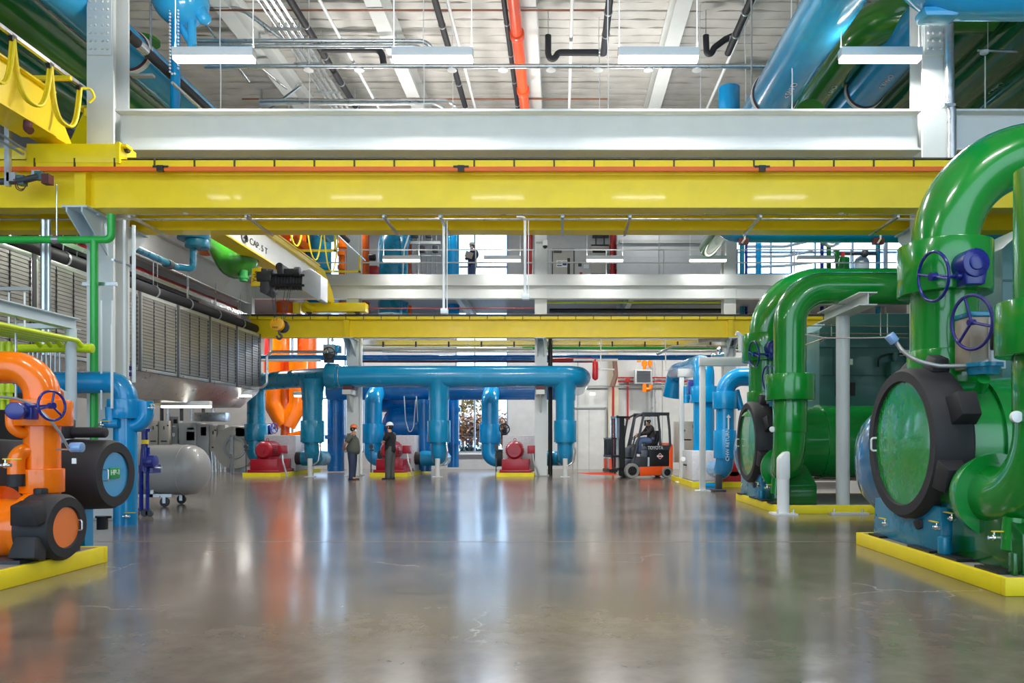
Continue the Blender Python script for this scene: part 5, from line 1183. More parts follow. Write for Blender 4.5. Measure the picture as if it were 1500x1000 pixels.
def riser(label, X0, m, lower=True):
    x = X0 + 1.8
    t = T('riser_pipe', label, 'pipe', (x, 26.6, 0))
    O('pipe', B().tube([(X0 + .86, 28.3, .62), (x - .05, 28.25, .62), (x, 26.66, .66), (x, 26.6, 1.3)], 0.29, n=30, bend=0.42, seg=8), m, t)
    O('upper_pipe', B().cyl((x, 26.6, 1.2), (x, 26.6, 3.3), 0.345, n=32), m, t)
    O('tee_neck', B().lathe((x, 26.6, 2.75), Zd, [(0, 0.372), (0.3, 0.375), (0.55, 0.42), (0.75, 0.5)], 32), m, t)
    O('valve_collar', B().cyl((x, 26.6, 1.24), (x, 26.6, 2.02), 0.41, n=32), m, t, bevel=0.012)
    O('support_foot', B().cyl((x, 26.35, 0.02), (x, 26.35, 0.66), 0.085, n=18).box((x - .17, 26.2, 0), (x + .17, 26.5, 0.02)), STEEL, t)
    O('drip_hose', B().tube([(x + .3, 26.4, 1.25), (x + .36, 26.3, .9), (x + .3, 26.3, .55), (x + .1, 26.3, .4)], 0.03, n=8, bend=0.12), ALU, t)
    return t
for k, (m, lab) in enumerate(((TEALB, 'teal blue front riser between the red pump and the man in the orange cap'), (FARB, 'blue front riser beside the man in the black T-shirt'), (FARB, 'blue front riser at the rounded end of the header'))):
    riser(lab, -10.75 + 4.56 * k, m)
t = T('riser_pipe', 'teal blue rear riser curving into the header tee beside the fan housing', 'pipe', (-11.97, 29, 0))
O('pipe', B().tube([(-11.7, 29, .62), (-11.97, 29, .62), (-11.97, 29, ZH), (PX(484, 26.5), 26.5, ZH)], 0.34, n=32, bend=0.3, seg=8), TEALB, t)
O('valve_collar', B().cyl((-11.97, 29, 1.3), (-11.97, 29, 1.95), 0.43, n=32), TEALB, t, bevel=0.012)
for k, lab in ((1, 'blue rear riser directly behind the man in the black T-shirt'), (2, 'blue rear riser standing before the tall window')):
    x = -11.97 + 4.6 * k
    t = T('riser_pipe', lab, 'pipe', (x, 29, 0))
    O('pipe', B().tube([(x + .3, 29, .6), (x, 29, .6), (x, 29, 2.9), (x, 29.6, 3.25)], 0.34, n=32, bend=0.3), BLUE, t)
    O('valve_collar', B().cyl((x, 29, 1.2), (x, 29, 1.95), 0.42, n=32), BLUE, t, bevel=0.012)
one('rear_header', B().tube([(-9.4, 29.8, 3.3), (0.4, 29.8, 3.3)], 0.36, n=28), BLUE2, 'dark blue rear header pipe showing just under the long blue header', 'pipe')

# equipment behind the pump row
Yo_ = 31.3
t = T('strainer', 'orange piping with two bowl-shaped bends behind the first red pump', 'pipe', P(417, 650, Yo_))
O('pipe', B().cyl(P(418, 690, Yo_), P(418, 560, Yo_), 0.19, n=24), ORANGE2, t)
O('bowl', B().tube([P(401, 520, Yo_), P(401, 592, Yo_), P(418, 622, Yo_)], 0.4, n=28, bend=0.5), ORANGE, t)
O('bowl', B().tube([P(437, 520, Yo_), P(437, 592, Yo_), P(420, 622, Yo_)], 0.38, n=28, bend=0.5), ORANGE, t)
O('flange', B().cyl(P(418, 652, Yo_), P(418, 645, Yo_), 0.32, n=24), ORANGE, t)
O('side_valve', B().tube([P(422, 640, Yo_), P(445, 634, Yo_)], 0.15, n=18), ORANGE, t)
one('gear_operator', B().cyl(P(388, 629, 29.6), P(398, 628, 29.6), 0.22, n=18).wheel(P(402, 627, 29.5), (1, -.3, 0), 0.2, 0.02, 3), NAVY, 'navy valve gear operator between the teal riser and orange bowls', 'valve', bevel=0.01)
def vpipe(label, px, r, Y, y0, y1, m, name='riser_pipe', coll=()):
    t = T(name, label, 'pipe', P(px, y0, Y))
    O('pipe', B().cyl(P(px, y0, Y), P(px, y1, Y), r, n=26), m, t)
    for c in coll: O('collar', B().cyl(P(px, c + 3, Y), P(px, c - 3, Y), r * 1.3, n=26), m, t)
    return t
vpipe('orange vertical pipe just below the far yellow girder, wider one', 412, .36, 31.8, 545, 470, ORANGE)
vpipe('burnt orange vertical pipe just below the far yellow girder, just past the wider orange one', 450, .42, 32.4, 545, 470, ORANGE2)
vpipe('maroon vertical pipe beside the end of the louvred units', 391, .1, 31, 545, 480, REDP)
one('blue_vessel', B().tube([P(556, 586, 30.6), P(630, 586, 30.6)], 0.5, n=28), BLUE2, 'dark blue horizontal pipe high behind the white-helmeted man', 'pipe')
one('blue_vessel', B().sph(P(585, 622, 30.2), 0.72, n=28, m=14).cyl(P(585, 622, 30.2), P(630, 622, 30.2), 0.72, n=32), BLUE2, 'round-ended blue vessel behind the white helmet of the standing man', 'vessel')
vpipe('deep blue vertical pipe between the round-ended vessel and the front riser', 622, .27, 29.3, 690, 585, BLUE2)
vpipe('deep blue vertical pipe close to the tall window edge', 664, .24, 31, 684, 560, BLUE2, coll=(600, 648))
vpipe('deep blue vertical pipe behind the man in the orange cap, near the column', 492, .34, 30.2, 690, 565, BLUE2, coll=(640,))
for k, (a, lab) in enumerate((((576, 612, 585, 640), 'first'), ((594, 640, 606, 640), 'second'))):
    one('slack_cable', B().tube([P(a[0] + 16, 580, 29.2), P(a[0] + 18, 615, 29.2), P(a[0] + 24, 636, 29.2), P(a[0] + 30, 625, 29.2), P(a[0] + 33, 585, 29.2)], 0.02, n=6, bend=0.3), WHITEP, 'pale slack cable loop before the blue vessel, %s of two' % lab, 'cable')

# services hung under the gallery
def hpipe(name, label, y, Y, px0, px1, r, m, cat='pipe', yb=None):
    return one(name, B().tube([P(px0, y, Y), P(px1, y if yb is None else yb, Y)], r, n=12), m, label, cat)
t = T('cable_tray', 'silver cable tray running the width of the hall under the far girder', 'cable tray', P(800, 502, 28))
O('tray', B().box(P(520, 506, 28), P(1095, 505, 28) + V((0, .5, 0))).box(P(520, 507, 28), P(1095, 498, 28) + V((0, .015, 0))), ALU, t)
for k in range(11): O('rung_bracket', B().box(P(560 + k * 48, 508, 27.95), P(562 + k * 48, 500, 27.95) + V((0, .04, 0))), DGREY, t)
hpipe('grey_conduit', 'grey pipe just under the silver cable tray before the window', 512, 27.8, 515, 780, 0.07, STEELD)
hpipe('green_pipe', 'thin green pipe under the silver cable tray', 509.5, 27.9, 765, 1085, 0.06, GREENT)
hpipe('grey_conduit', 'thin grey conduit between the green and blue level pipes', 514.5, 27.7, 560, 1085, 0.04, GALV)
hpipe('blue_line', 'slim dark blue level pipe crossing the tall window and the far wall', 523.5, 28.6, 378, 1075, 0.1, BLUE2)
hpipe('dark_line', 'slim dark level line under the blue one', 529, 28.8, 520, 860, 0.05, MUD)
hpipe('red_line', 'short red level pipe ending at the hanging red cylinder', 527.5, 28.2, 805, 868, 0.09, REDP)
hpipe('white_line', 'white level conduit above the rounded end of the header', 527, 27.9, 840, 905, 0.045, WHITEP)
hpipe('white_line', 'lower thin white level conduit beside the red cylinder', 541, 27.9, 868, 900, 0.03, WHITEP)
hpipe('white_line', 'white level conduit before the orange pipes below the far girder', 527.5, 28, 378, 470, 0.05, WHITEP)
hpipe('lime_line', 'thin lime line in the shadow gap under the gallery beam', 443, 28.5, 800, 1062, 0.035, LIME)
hpipe('red_cable', 'thin red cable level above the far girder from the crane end truck', 451.5, 26.8, 536, 782, 0.02, REDP)
hpipe('dark_line', 'black level pipe low in the gap above the far girder', 455, 28.9, 805, 1062, 0.09, BLACK)
one('red_cylinder', B().lathe(P(872, 557, 27.8), Zd, [(0, .02), (.05, .1), (.12, .115), (.62, .115), (.7, .1), (.76, .04), (.8, .04)], 20), mat('extinguisher red', '#D2161A', 0.25, coat=0.5), 'bright red hanging cylinder at the rounded end of the blue header', 'cylinder')
one('spiral_duct', B().tube([P(1022, 497, 27), P(1040, 495, 27), P(1100, 495, 27)], 0.14, n=18), DUCT, 'round sheet metal duct at the far girder end near the green risers', 'duct')
one('bent_conduit', B().tube([P(962, 519, 26.9), P(985, 507, 26.9), P(1100, 507, 26.9)], 0.05, n=8, bend=0.2), GALV, 'bent galvanised conduit rising towards the green risers below the far girder', 'conduit')
one('bent_conduit', B().tube([P(1085, 515, 15), P(1085, 490, 15), P(1078, 488, 15)], 0.05, n=8, bend=0.1), WHITEP, 'white hooked conduit close to the green riser handwheel', 'conduit')
for px, lab in ((880, 'by the red cylinder'), (975, 'beside the unit heater')):
    one('white_drop', B().tube([P(px, 497, 27.6), P(px, 542, 27.6)], 0.025, n=6).bc(P(px, 541, 27.6), (0.1, 0.06, 0.08)), WHITEP, 'thin white drop with a small box below the far girder ' + lab, 'conduit')
one('bent_conduit', B().tube([P(345, 568, 25.3), P(386, 567, 25.3), P(391, 560, 25.3), P(391, 522, 25.3), P(397, 515, 25.3), P(480, 515, 25.3)], 0.05, n=8, bend=0.2), GALV, 'bent galvanised conduit at the end of the louvred units', 'conduit')
vpipe('black vertical pipe standing beside the middle far column', 806, .085, 27.6, 696, 470, BLACK)
vpipe('white conduit standing beside the far column near the man in the orange cap', 529, .05, 27.0, 694, 488, WHITEP, name='conduit')

# wall services around the forklift
YW = 33.45
for k, (y, x0, x1, m, r, lab) in enumerate(((553, 905, 1010, REDP, .035, 'upper maroon level pipe on the far wall behind the forklift'), (558.5, 905, 1010, REDP, .035, 'lower maroon level pipe on the far wall behind the forklift'), (565, 845, 1010, STEELD, .04, 'grey level conduit on the far wall above the forklift mast'))):
    hpipe('wall_pipe', lab, y, YW, x0, x1, r, m)
for px, y0, y1, r, m, lab in ((898, 690, 560, .05, REDP, 'maroon vertical pipe on the far wall behind the forklift mast'), (919.5, 612, 557, .04, REDP, 'short maroon vertical pipe dropping to the forklift roof'), (955, 690, 520, .035, GALV, 'thin steel conduit beside the unit heater'), (959.5, 690, 520, .03, GALV, 'second thin steel conduit beside the unit heater'), (970, 690, 520, .02, STEELD, 'faint vertical conduit on the far wall above the driver'), (846, 690, 500, .02, STEELD, 'faint vertical conduit on the far wall near the header end')):
    vpipe(lab, px, r, YW, y0, y1, m, name='wall_pipe')
S('trim_5', B().box(P(891, 688, YW), P(906, 500, YW) + V((0, .2, 0))), mat('tan pilaster paint', '#C9BFA6', 0.55))
d = S('door_2', B().box(P(840, 688, 33.5), P(886, 598, 33.5) + V((0, .1, 0))), mat('far door paint', '#D0D0CC', 0.5))
O('door_frame', B().box(P(838, 688, 33.45), P(840, 596, 33.45) + V((0, .15, 0))).box(P(886, 688, 33.45), P(888, 596, 33.45) + V((0, .15, 0))).box(P(838, 598, 33.45), P(888, 596, 33.45) + V((0, .15, 0))).box(P(862.5, 688, 33.49), P(863.2, 598, 33.49) + V((0, .02, 0))), STEELD, d)
one('brown_elbow', B().tube([P(900, 520, 33.1), P(902, 550, 33.1), P(897, 566, 33.1)], 0.11, n=12, bend=0.2), mat('brown pipe wrap', '#7A5A4E', 0.6), 'brown wrapped pipe bending down the pilaster behind the forklift', 'pipe')
t = T('unit_heater', 'grey louvred unit heater between orange valves on the far wall', 'heater', P(943, 562, 32.5))
O('body', B().box(P(930, 562, 32.6), P(955, 541, 32.6) + V((0, .5, 0))), CABG, t, bevel=0.02)
lv = B()
for k in range(9): lv.box(P(933, 559 - k * 1.9, 32.57), P(953, 558 - k * 1.9, 32.57) + V((0, .03, 0)))
O('louvre', lv, DGREY, t)
O('upper_valve', B().tube([P(944, 541, 32.7), P(944, 522, 32.7)], 0.075, n=14).cyl(P(944, 536, 32.7), P(944, 529, 32.7), 0.12, n=16).tube([P(952, 538, 32.7), P(952, 520, 32.7)], 0.06, n=12).cyl(P(952, 535, 32.7), P(952, 529, 32.7), 0.1, n=14), ORANGE, t)
O('lower_valve', B().tube([P(944, 562, 32.7), P(944, 574, 32.7)], 0.1, n=14).tube([P(944, 570, 32.7), P(953, 570, 32.7), P(953, 563, 32.7)], 0.09, n=14, bend=.1), ORANGE, t)
one('orange_lines', B().tube([P(884, 523, 32.5), P(895, 522, 32.5)], 0.09, n=10).tube([P(936, 521, 32.6), P(936, 530, 32.6)], .1, n=10), ORANGE, 'orange pipe fittings high on the far wall by the blue line', 'pipe')
b = P(868, 577, 33.3)
t = T('wall_light', 'small lit wall pack light above the far door', 'light', b)
O('housing', B().bc(b + V((0, .05, .1)), (.2, .2, .12)), CABG, t); O('lens', B().bc(b, (.22, .18, .08)), LED, t)
t = T('fire_alarm', 'small red alarm box on the far wall at the end of the short maroon pipe', 'alarm', P(919.5, 557, 33.4))
O('box', B().bc(P(919.5, 557, 33.4), (.2, .1, .15)), REDP, t); O('box', B().bc(P(919.5, 612, 33.4), (.2, .1, .15)), REDP, t)

# beige control panel and blue pumps on the right
cabinet(988, 1019, 617, 677, 27.5, 0.35, BEIGE, 'beige control panel on the wall behind the white pipe frames', None, [('door', 991, 619, 1016, 675, BEIGE), ('handle', 1014, 622, 1016, 627, BLACK), ('switch', 1000, 629, 1004, 632, DGREY), ('nameplate', 1000, 643, 1013, 645, DGREY)])
def gframe(label, px, pyb, pyt, bx0, bx1, beamh):
    Y = 1404 / (pyb - 645); t = T('pipe_stand', label, 'pipe stand', P(px, pyb, Y))
    x = PX(px, Y); zt = PZ(pyt, Y); w = 0.07
    O('post', B().box((x - w, Y - w, 0), (x + w, Y + w, zt)), STEEL, t, bevel=0.01)
    O('base_plate', B().box((x - .18, Y - .18, 0), (x + .18, Y + .18, .025)), WHITEP, t)
    O('beam', B().box((PX(bx0, Y), Y - .09, zt), (PX(bx1, Y), Y + .09, zt + beamh)), STEEL, t, bevel=0.008)
gframe('white goalpost stand before the beige control panel', 998.5, 706, 552, 993, 1022, .25)
gframe('taller white goalpost stand close to the blue lettered pipe', 1029, 719, 536, 1024, 1094, .22)
Yp = 19.6; xp = PX(1062, Yp); zt = PZ(552, Yp)
t = T('riser_pipe', 'blue riser with white arrow lettering beside the taller white stand', 'pipe', (xp, Yp, 0))
O('pipe', B().tube([(xp, Yp + 1.3, .5), (xp, Yp, .5), (xp, Yp, zt), (11, Yp, zt)], 0.24, n=32, bend=0.45, seg=10), BLUE, t)
O('valve_collar', B().cyl((xp, Yp, PZ(599, Yp)), (xp, Yp, PZ(574, Yp)), 0.325, n=32), BLUE, t, bevel=0.01)
O('lower_collar', B().cyl((xp, Yp, PZ(671, Yp)), (xp, Yp, PZ(630, Yp)), 0.3, n=32), BLUE, t, bevel=0.01)
# white vertical lettering and arrow
yl = Yp - 0.315
TX('CHW RETURN', 0.13, (xp + .0, yl + .005, PZ(651, Yp)), (PI / 2, -PI / 2, 0), WHITEP, t)
O('arrow', B().prism([(xp + .01, yl + .04, PZ(628, Yp)), (xp + .05, yl + .04, PZ(628, Yp)), (xp + .05, yl + .04, PZ(612, Yp)), (xp + .09, yl + .04, PZ(612, Yp)), (xp + .03, yl + .04, PZ(607, Yp)), (xp - .03, yl + .04, PZ(612, Yp)), (xp + .01, yl + .04, PZ(612, Yp))], (0, .006, 0)), WHITEP, t)
O('side_tee', B().cyl(P(1078, 571, Yp), P(1086, 600, Yp), 0.09, n=16), BLUE, t)
one('pipe_prop', B().box(P(1049, 719, 18.9), P(1058, 695, 18.9) + V((0, .12, 0))).box(P(1045, 720, 18.7), P(1064, 717, 18.7) + V((0, .4, 0))), DGREY, 'dark prop under the elbow of the lettered blue riser', 'prop', bevel=0.01)
Yp = 22.5; xp = PX(1031, Yp); zt = PZ(533, Yp)
t = T('riser_pipe', 'blue riser rising behind the taller white stand and bending to the far side', 'pipe', (xp, Yp, .9))
O('pipe', B().tube([(xp, Yp, .9), (xp, Yp, zt), (PX(990, 27), 27, zt + .15), (PX(985, 27), 27.2, 2.9)], 0.32, n=32, bend=0.45, seg=10), BLUE, t)
O('valve_collar', B().cyl((xp, Yp, PZ(590, Yp)), (xp, Yp, PZ(566, Yp)), 0.42, n=32), BLUE, t, bevel=0.012)
O('gear_operator', B().box(P(1008, 577, Yp), P(1020, 556, Yp) + V((0, .2, 0))), NAVY, t, bevel=.02)
O('side_valve', B().cyl(P(1004, 582, 23), P(1020, 574, 23), 0.12, n=16).cyl(P(1005, 590, 23), P(1005, 566, 23), 0.11, n=16), BLUE, t)
t = T('pump_set', 'white cased pump with a blue stub on a yellow-edged pad behind the white stands', 'pump', P(1030, 715, 21))
O('pad_edge', B().box((PX(1010, 21), 20.6, 0), (PX(1100, 20.6), 20.66, .14)).box((PX(1010, 21), 20.66, 0), (PX(1010, 21) + .05, 24.5, .14)), SAFETYY, t)
O('pad_slab', B().box((PX(1010, 21) + .05, 20.66, 0), (8, 24.5, .135)), GREY, t)
O('insulated_casing', B().box((PX(1012, 21.5), 21.3, .14), (PX(1048, 21.5), 23, PZ(660, 21.5))), INSW, t, bevel=.02)
O('base_frame', B().box(P(1060, 708, 20.8), P(1090, 690, 20.8) + V((0, .9, 0))), REDM, t, bevel=.02)
O('motor', B().cyl(P(1075, 684, 20.8), P(1075, 684, 20.8) + V((0, .9, 0)), .28, n=28), REDM, t, bevel=.02)
O('blue_stub', B().tube([P(1032, 712, 20.4), P(1050, 712, 20.4)], .1, n=16), BLUE, t)
t = T('gauge_post', 'small dark gauge post between the two white stands', 'gauge', P(1012, 700, 22.2))
O('post', B().tube([P(1010, 705, 22.2), P(1010, 682, 22.2), P(1001, 680, 22.2)], .03, n=8), DGREY, t)
O('gauge', B().cyl(P(1001, 672, 22.2), P(1001, 672, 22.2) + V((0, .05, 0)), .07, n=16), WHITEP, t)
t = T('silver_fittings', 'cluster of silver valve fittings above the taller white stand', 'valve', P(1052, 518, 20))
O('body', B().tube([P(1042, 520, 20), P(1060, 519, 20)], .06, n=10).cyl(P(1053, 519, 20), P(1054, 508, 20), .05, n=10).sph(P(1054, 512, 20), .09, n=10, m=8), CHROME, t)

# ================================================================ gallery: rails, doors, upper pipes
def rail(x0, x1, label):
    t = T('guard_rail', label, 'railing', ((x0 + x1) / 2, YM + .1, 7.36))
    for z in (8.3, 7.83): O('rail', B().tube([(x0, YM + .08, z), (x1, YM + .08, z)], 0.024, n=8), STEEL, t)
    n = max(2, int((x1 - x0) / 1.65) + 1)
    for k in range(n): 
        x = x0 + .05 + (x1 - x0 - .1) * k / (n - 1); O('post', B().tube([(x, YM + .08, 7.3), (x, YM + .08, 8.3)], 0.022, n=8), STEEL, t)
rail(-11.2, -7.85, 'grey gallery guard rail behind the yellow crane cable loops')
rail(-7.35, -0.97, 'grey gallery guard rail before the walking person and tall window')
rail(-0.47, 5.95, 'grey gallery guard rail before the gallery door and panel wall')
rail(6.45, 12.8, 'grey gallery guard rail before the bright gallery window')
d = S('door_1', B().box((PX(810, YB), YB - .03, 7.3), (PX(840, YB), YB + .02, 9.95)), mat('gallery door paint', '#B9B4AA', 0.5))
O('door_frame', B().box((PX(808.5, YB), YB - .06, 7.3), (PX(810, YB), YB, 10.0)).box((PX(840, YB), YB - .06, 7.3), (PX(841.5, YB), YB, 10.0)).box((PX(808.5, YB), YB - .06, 9.95), (PX(841.5, YB), YB, 10.02)), DGREY, d)
O('vision_panel', B().box((PX(831, YB), YB - .045, 8.75), (PX(835, YB), YB - .02, 9.6)), BLACK, d)
O('door_closer', B().box((PX(811, YB), YB - .1, 9.85), (PX(823, YB), YB - .03, 9.95)), DGREY, d)
def plate(label, x0, y0, x1, y1, m, Y=33.55, name='wall_sign', cat='sign', parts=()):
    t = T(name, label, cat, P((x0 + x1) / 2, y1, Y)); O('plate', B().box(P(x0, y1, Y), P(x1, y0, Y) + V((0, .03, 0))), m, t)
    for a in parts: O(a[0], B().box(P(a[1], a[4], Y - .01), P(a[3], a[2], Y - .01) + V((0, .01, 0))), a[5], t)
plate('white notice with blue and black symbols on the gallery door', 815, 381, 831, 391, WHITEP, 33.53, parts=[('symbol', 824, 383, 830, 388.5, NAVY), ('symbol', 817, 383, 822, 386, DGREY), ('symbol', 816, 388, 823, 389.5, DGREY)])
plate('dark notice plate on the wall beside the gallery door', 847, 384, 852, 390, DGREY)
plate('white notice plate on the wall beside the gallery door', 855, 387, 863, 393, WHITEP)
plate('small red and white alarm plate low beside the gallery door', 849, 398.5, 853, 402, REDP, name='alarm_plate', cat='alarm')
t = T('wall_unit', 'grey panel unit with dark grille on the gallery wall behind the lit linear light', 'panel', P(880, 403, 33.3))
O('body', B().box(P(866, 400, 33.2), P(888, 358, 33.2) + V((0, .3, 0))), BEIGE, t)
O('grille', B().box(P(868, 370, 33.18), P(887, 366, 33.18) + V((0, .03, 0))).box(P(866, 360, 33.18), P(892, 358, 33.18) + V((0, .03, 0))), CHAR, t)
O('bracket', B().box(P(868, 347, 33.2), P(892, 344, 33.2) + V((0, .2, 0))).box(P(872, 357, 33.2), P(874, 338, 33.2) + V((0, .1, 0))).box(P(884, 357, 33.2), P(886, 338, 33.2) + V((0, .1, 0))), DGREY, t)
vpipe('red fire riser on the gallery wall beside the ribbed panel', 898, .13, 32.8, 405, 330, REDP, coll=(362, 398))
vpipe('dark red pipe on the gallery beside the drop conduit', 776, .13, 33, 405, 330, REDP)
S('wall_panel_gallery', B().box(P(904, 470, 31.5), P(1064, 330, 31.5) + V((0, .3, 0))), stripe_mat('ribbed gallery panel', '#B4B8BA', 2, 1.1, width=0.05))
S('trim_6', B().box(P(908, 356, 31.4), P(1062, 351, 31.4) + V((0, .1, 0))).box(P(965, 403, 31.4), P(966, 338, 31.4) + V((0, .1, 0))), STEELD)
t = T('security_camera', 'white security camera on an arm on the middle far column', 'camera', P(798, 352, 26.9))
O('arm', B().box(P(785, 356, 26.9), P(797, 354, 26.9) + V((0, .05, 0))), STEELD, t)
O('body', B().box(P(795, 359, 26.75), P(802, 351, 26.75) + V((0, .2, 0))), WHITEP, t, bevel=.02)
O('dome', B().sph(P(798.5, 360.5, 26.85), .085, n=16, m=10), BLACK, t)
YU = 31.0
def up(label, px, r, m, y0=460, y1=325, coll=(), Y=YU): return vpipe(label, px, r, Y, y0, y1, m, coll=coll)
up('orange riser on the gallery behind the yellow crane cable loops', 418, .38, ORANGE2)
t = T('riser_pipe', 'orange bent pipe with flanges low on the gallery behind the crane', 'pipe', P(432, 395, 30.4))
O('pipe', B().tube([P(438, 330, 30.4), P(436, 372, 30.4), P(418, 384, 30.4)], .32, n=24, bend=.4), ORANGE, t)
O('flange', B().cyl(P(441, 352, 30.4), P(437, 360, 30.4), .42, n=24), ORANGE, t)
up('wide teal blue riser on the gallery behind the crane girder end', 466, .55, TEALB)
up('orange riser with valve collars on the gallery next to the far column', 502, .17, ORANGE, coll=(360, 372, 392))
up('slim orange riser just past the far column on the gallery', 534, .2, ORANGE2)
t = T('riser_pipe', 'widest teal blue riser on the gallery with a white rounded edge band', 'pipe', P(576, 403, YU))
O('pipe', B().tube([P(576, 460, YU), P(576, 360, YU), P(590, 318, YU + 1)], .62, n=32, bend=.8), TEALB, t)
O('edge_band', B().tube([P(554, 404, YU - .4), P(556, 365, YU - .4), P(565, 335, YU - .4)], .03, n=8, bend=.3).tube([P(590, 404, YU - .5), P(592, 365, YU - .5), P(602, 335, YU - .5)], .03, n=8, bend=.3), WHITEP, t)
up('burnt orange riser between the widest teal riser and the valve rack', 596, .2, ORANGE2, Y=31.8)
up('blue riser on the gallery against the tall window', 664, .26, BLUE, Y=31.5)
t = T('valve_rack', 'rack of dark valve bodies and steel tubes on the gallery', 'valve rack', P(620, 403, 31.5))
for k in range(6): O('tube', B().tube([P(604 + k * 7, 440, 31.5), P(604 + k * 7, 330, 31.5)], .035, n=8), GALV, t)
for k in range(4): O('valve', B().bc(P(608 + k * 10, 343 + (k % 2) * 22, 31.4), (.25, .2, .3)), DGREY, t, bevel=.03)
O('cross_bar', B().box(P(600, 357, 31.4), P(645, 353, 31.4) + V((0, .06, 0))).box(P(600, 375, 31.4), P(645, 373, 31.4) + V((0, .06, 0))), STEEL, t)
one('red_cover', B().bc(P(548, 396, 30), (.35, .3, .35)), REDP, 'dark red cover low on the gallery next to the widest teal riser', 'cover', bevel=.04)
one('dark_motor', B().cyl(P(541, 377, 30), P(550, 377, 30), .14, n=16), BLACK, 'small black motor on the gallery between orange riser and teal riser', 'motor', bevel=.02)
one('blue_stub', B().cyl(P(572, 460, 29), P(572, 433, 29), .45, n=28), TEALB, 'teal blue pipe stub showing below the gallery beam over the far girder', 'pipe')
# bright gallery window: pipes, tanks before it
for px, r, m, lab in ((1087, .1, TEALB, 'slim teal pipe closest to the far column before the bright gallery window'), (1093, .06, NAVY, 'thin navy pipe before the bright gallery window'), (1111, .12, BLUE, 'blue pipe before the bright gallery window'), (1204, .08, NAVY, 'navy vertical pipe above the green pipe bend, before the bright gallery window'), (1214, .1, GREEN2, 'dark green vertical pipe before the bright gallery window'), (1286, .1, TEALB, 'teal vertical pipe near the tall green riser before the gallery window'), (1296, .06, GALV, 'thin steel pipe near the tall green riser before the gallery window')):
    up(lab, px, r, m, Y=32, y0=470)
for k, lab in enumerate(('upper', 'middle', 'lower')):
    one('cross_pipe', B().tube([P(1095, 361 + 15 * k, 32.3), P(1150, 361 + 14 * k, 32.3), P(1190, 352 + 16 * k, 32.9)], .06, n=10), STEELB, 'grey sloping pipe across the bright gallery window, %s one' % lab, 'pipe')
t = T('valve_station', 'dark green valve station with a red cap before the bright gallery window', 'valve', P(1234, 400, 31.5))
O('body', B().cyl(P(1234, 403, 31.5), P(1234, 378, 31.5), .3, n=20).cyl(P(1225, 384, 31.5), P(1225, 366, 31.5), .14, n=16), GREEN2, t, bevel=.02)
O('cap', B().bc(P(1234, 373, 31.5), (.16, .16, .25)), REDP, t)
one('level_pipe', B().tube([P(1222, 371, 31.8), P(1283, 371, 31.8)], .09, n=12).sph(P(1267, 371, 31.8), .17, n=12, m=8), DGREY, 'dark level pipe with a valve across the bright gallery window', 'pipe')
one('grey_tank', B().sph(P(1262, 385, 32.2), .32, n=20, m=12).cyl(P(1262, 385, 32.2), P(1262, 403, 32.2), .32, n=20), STEELB, 'pale grey dome-topped tank before the bright gallery window', 'tank')
# ================================================================ outdoors beyond the tall window
sl = bpy.data.lights.new('sun', 'SUN'); sl.energy = 2.0; sl.angle = 0.01; sl.color = (1, .95, .86)
so = bpy.data.objects.new('sun', sl); C.objects.link(so); so.rotation_euler = (math.radians(34), 0, math.radians(-10)); so.location = (0, -20, 30)
S('ground_outside', B().box((-40, 34, -.4), (40, 80, -.1)), mat('dry ground', '#7A6C58', 0.9))
t = T('garden_fence', 'dark iron picket fence seen through the tall window', 'fence', (-4, 40, -.1))
O('rail', B().box((-14, 40, 1.55), (6, 40.04, 1.6)).box((-14, 40, .3), (6, 40.04, .35)), BLACK, t)
pk = B().box((-7.5, 40, -.1), (-7.47, 40.03, 1.7)); rep('picket', pk, mat('rusty iron', '#4A2E22', 0.6), t, [(.16 * k, 0, 0) for k in range(1, 36)])
FOL1 = mat('dark shrub leaf', '#26361F', 0.7, var=.3); FOL2 = mat('yellow tree leaf', '#A8863E', 0.7, var=.3); FOL3 = mat('autumn tree leaf', '#A87850', 0.7, var=.25)
def bush(name, label, c, r, sc, n, leaf, m, cat):
    rnd = random.Random(int(c[0] * 100)); b = B()
    for k in range(n):
        d = V((rnd.gauss(0, 1), rnd.gauss(0, 1), rnd.gauss(0, 1))).normalized() * r * rnd.uniform(.35, 1)
        p = V(c) + V((d.x * sc[0], d.y * sc[1], d.z * sc[2])); a = rnd.uniform(0, 6.3); e = rnd.uniform(-.9, .9)
        u = V((math.cos(a), math.sin(a), e)) * leaf; w = V((-math.sin(a), math.cos(a), rnd.uniform(-.5, .5))) * leaf * .45
        b.add([p - u, p + w, p + u, p - w], [(0, 1, 2, 3)])
    t = T(name, label, cat, (c[0], c[1], 0)); O('foliage', b, m, t, smooth=False)
    O('trunk', B().tube([(c[0], c[1], -.1), (c[0], c[1], c[2])], max(.03, r * .07), n=8), MUD, t)
bush('shrub', 'dark green shrub outside the tall window, clear of the blue riser', (PX(682, 37), 37, .55), .62, (1, 1, .9), 420, .13, FOL1, 'shrub')
bush('shrub', 'dark green shrub outside the tall window behind the blue riser', (PX(703, 37), 37, .55), .55, (1, 1, 1), 420, .13, FOL1, 'shrub')
bush('tree', 'yellow green tree outside the tall window beyond the fence', (PX(678, 58), 58, 4.6), 1.6, (1.2, 1, 1), 900, .22, FOL2, 'tree')
for k, px in enumerate((668, 690, 708, 724, 740)):
    bush('tree', 'russet tree beyond the fence, %s seen through the tall window' % ['first from its post side', 'just behind the window bar', 'beside the blue riser edge', 'behind the blue riser', 'by the black handwheel'][k], (PX(px, 50), 50, 1.9 + .3 * (k % 2)), 1.25, (1, 1, 1), 700, .18, FOL3, 'tree')
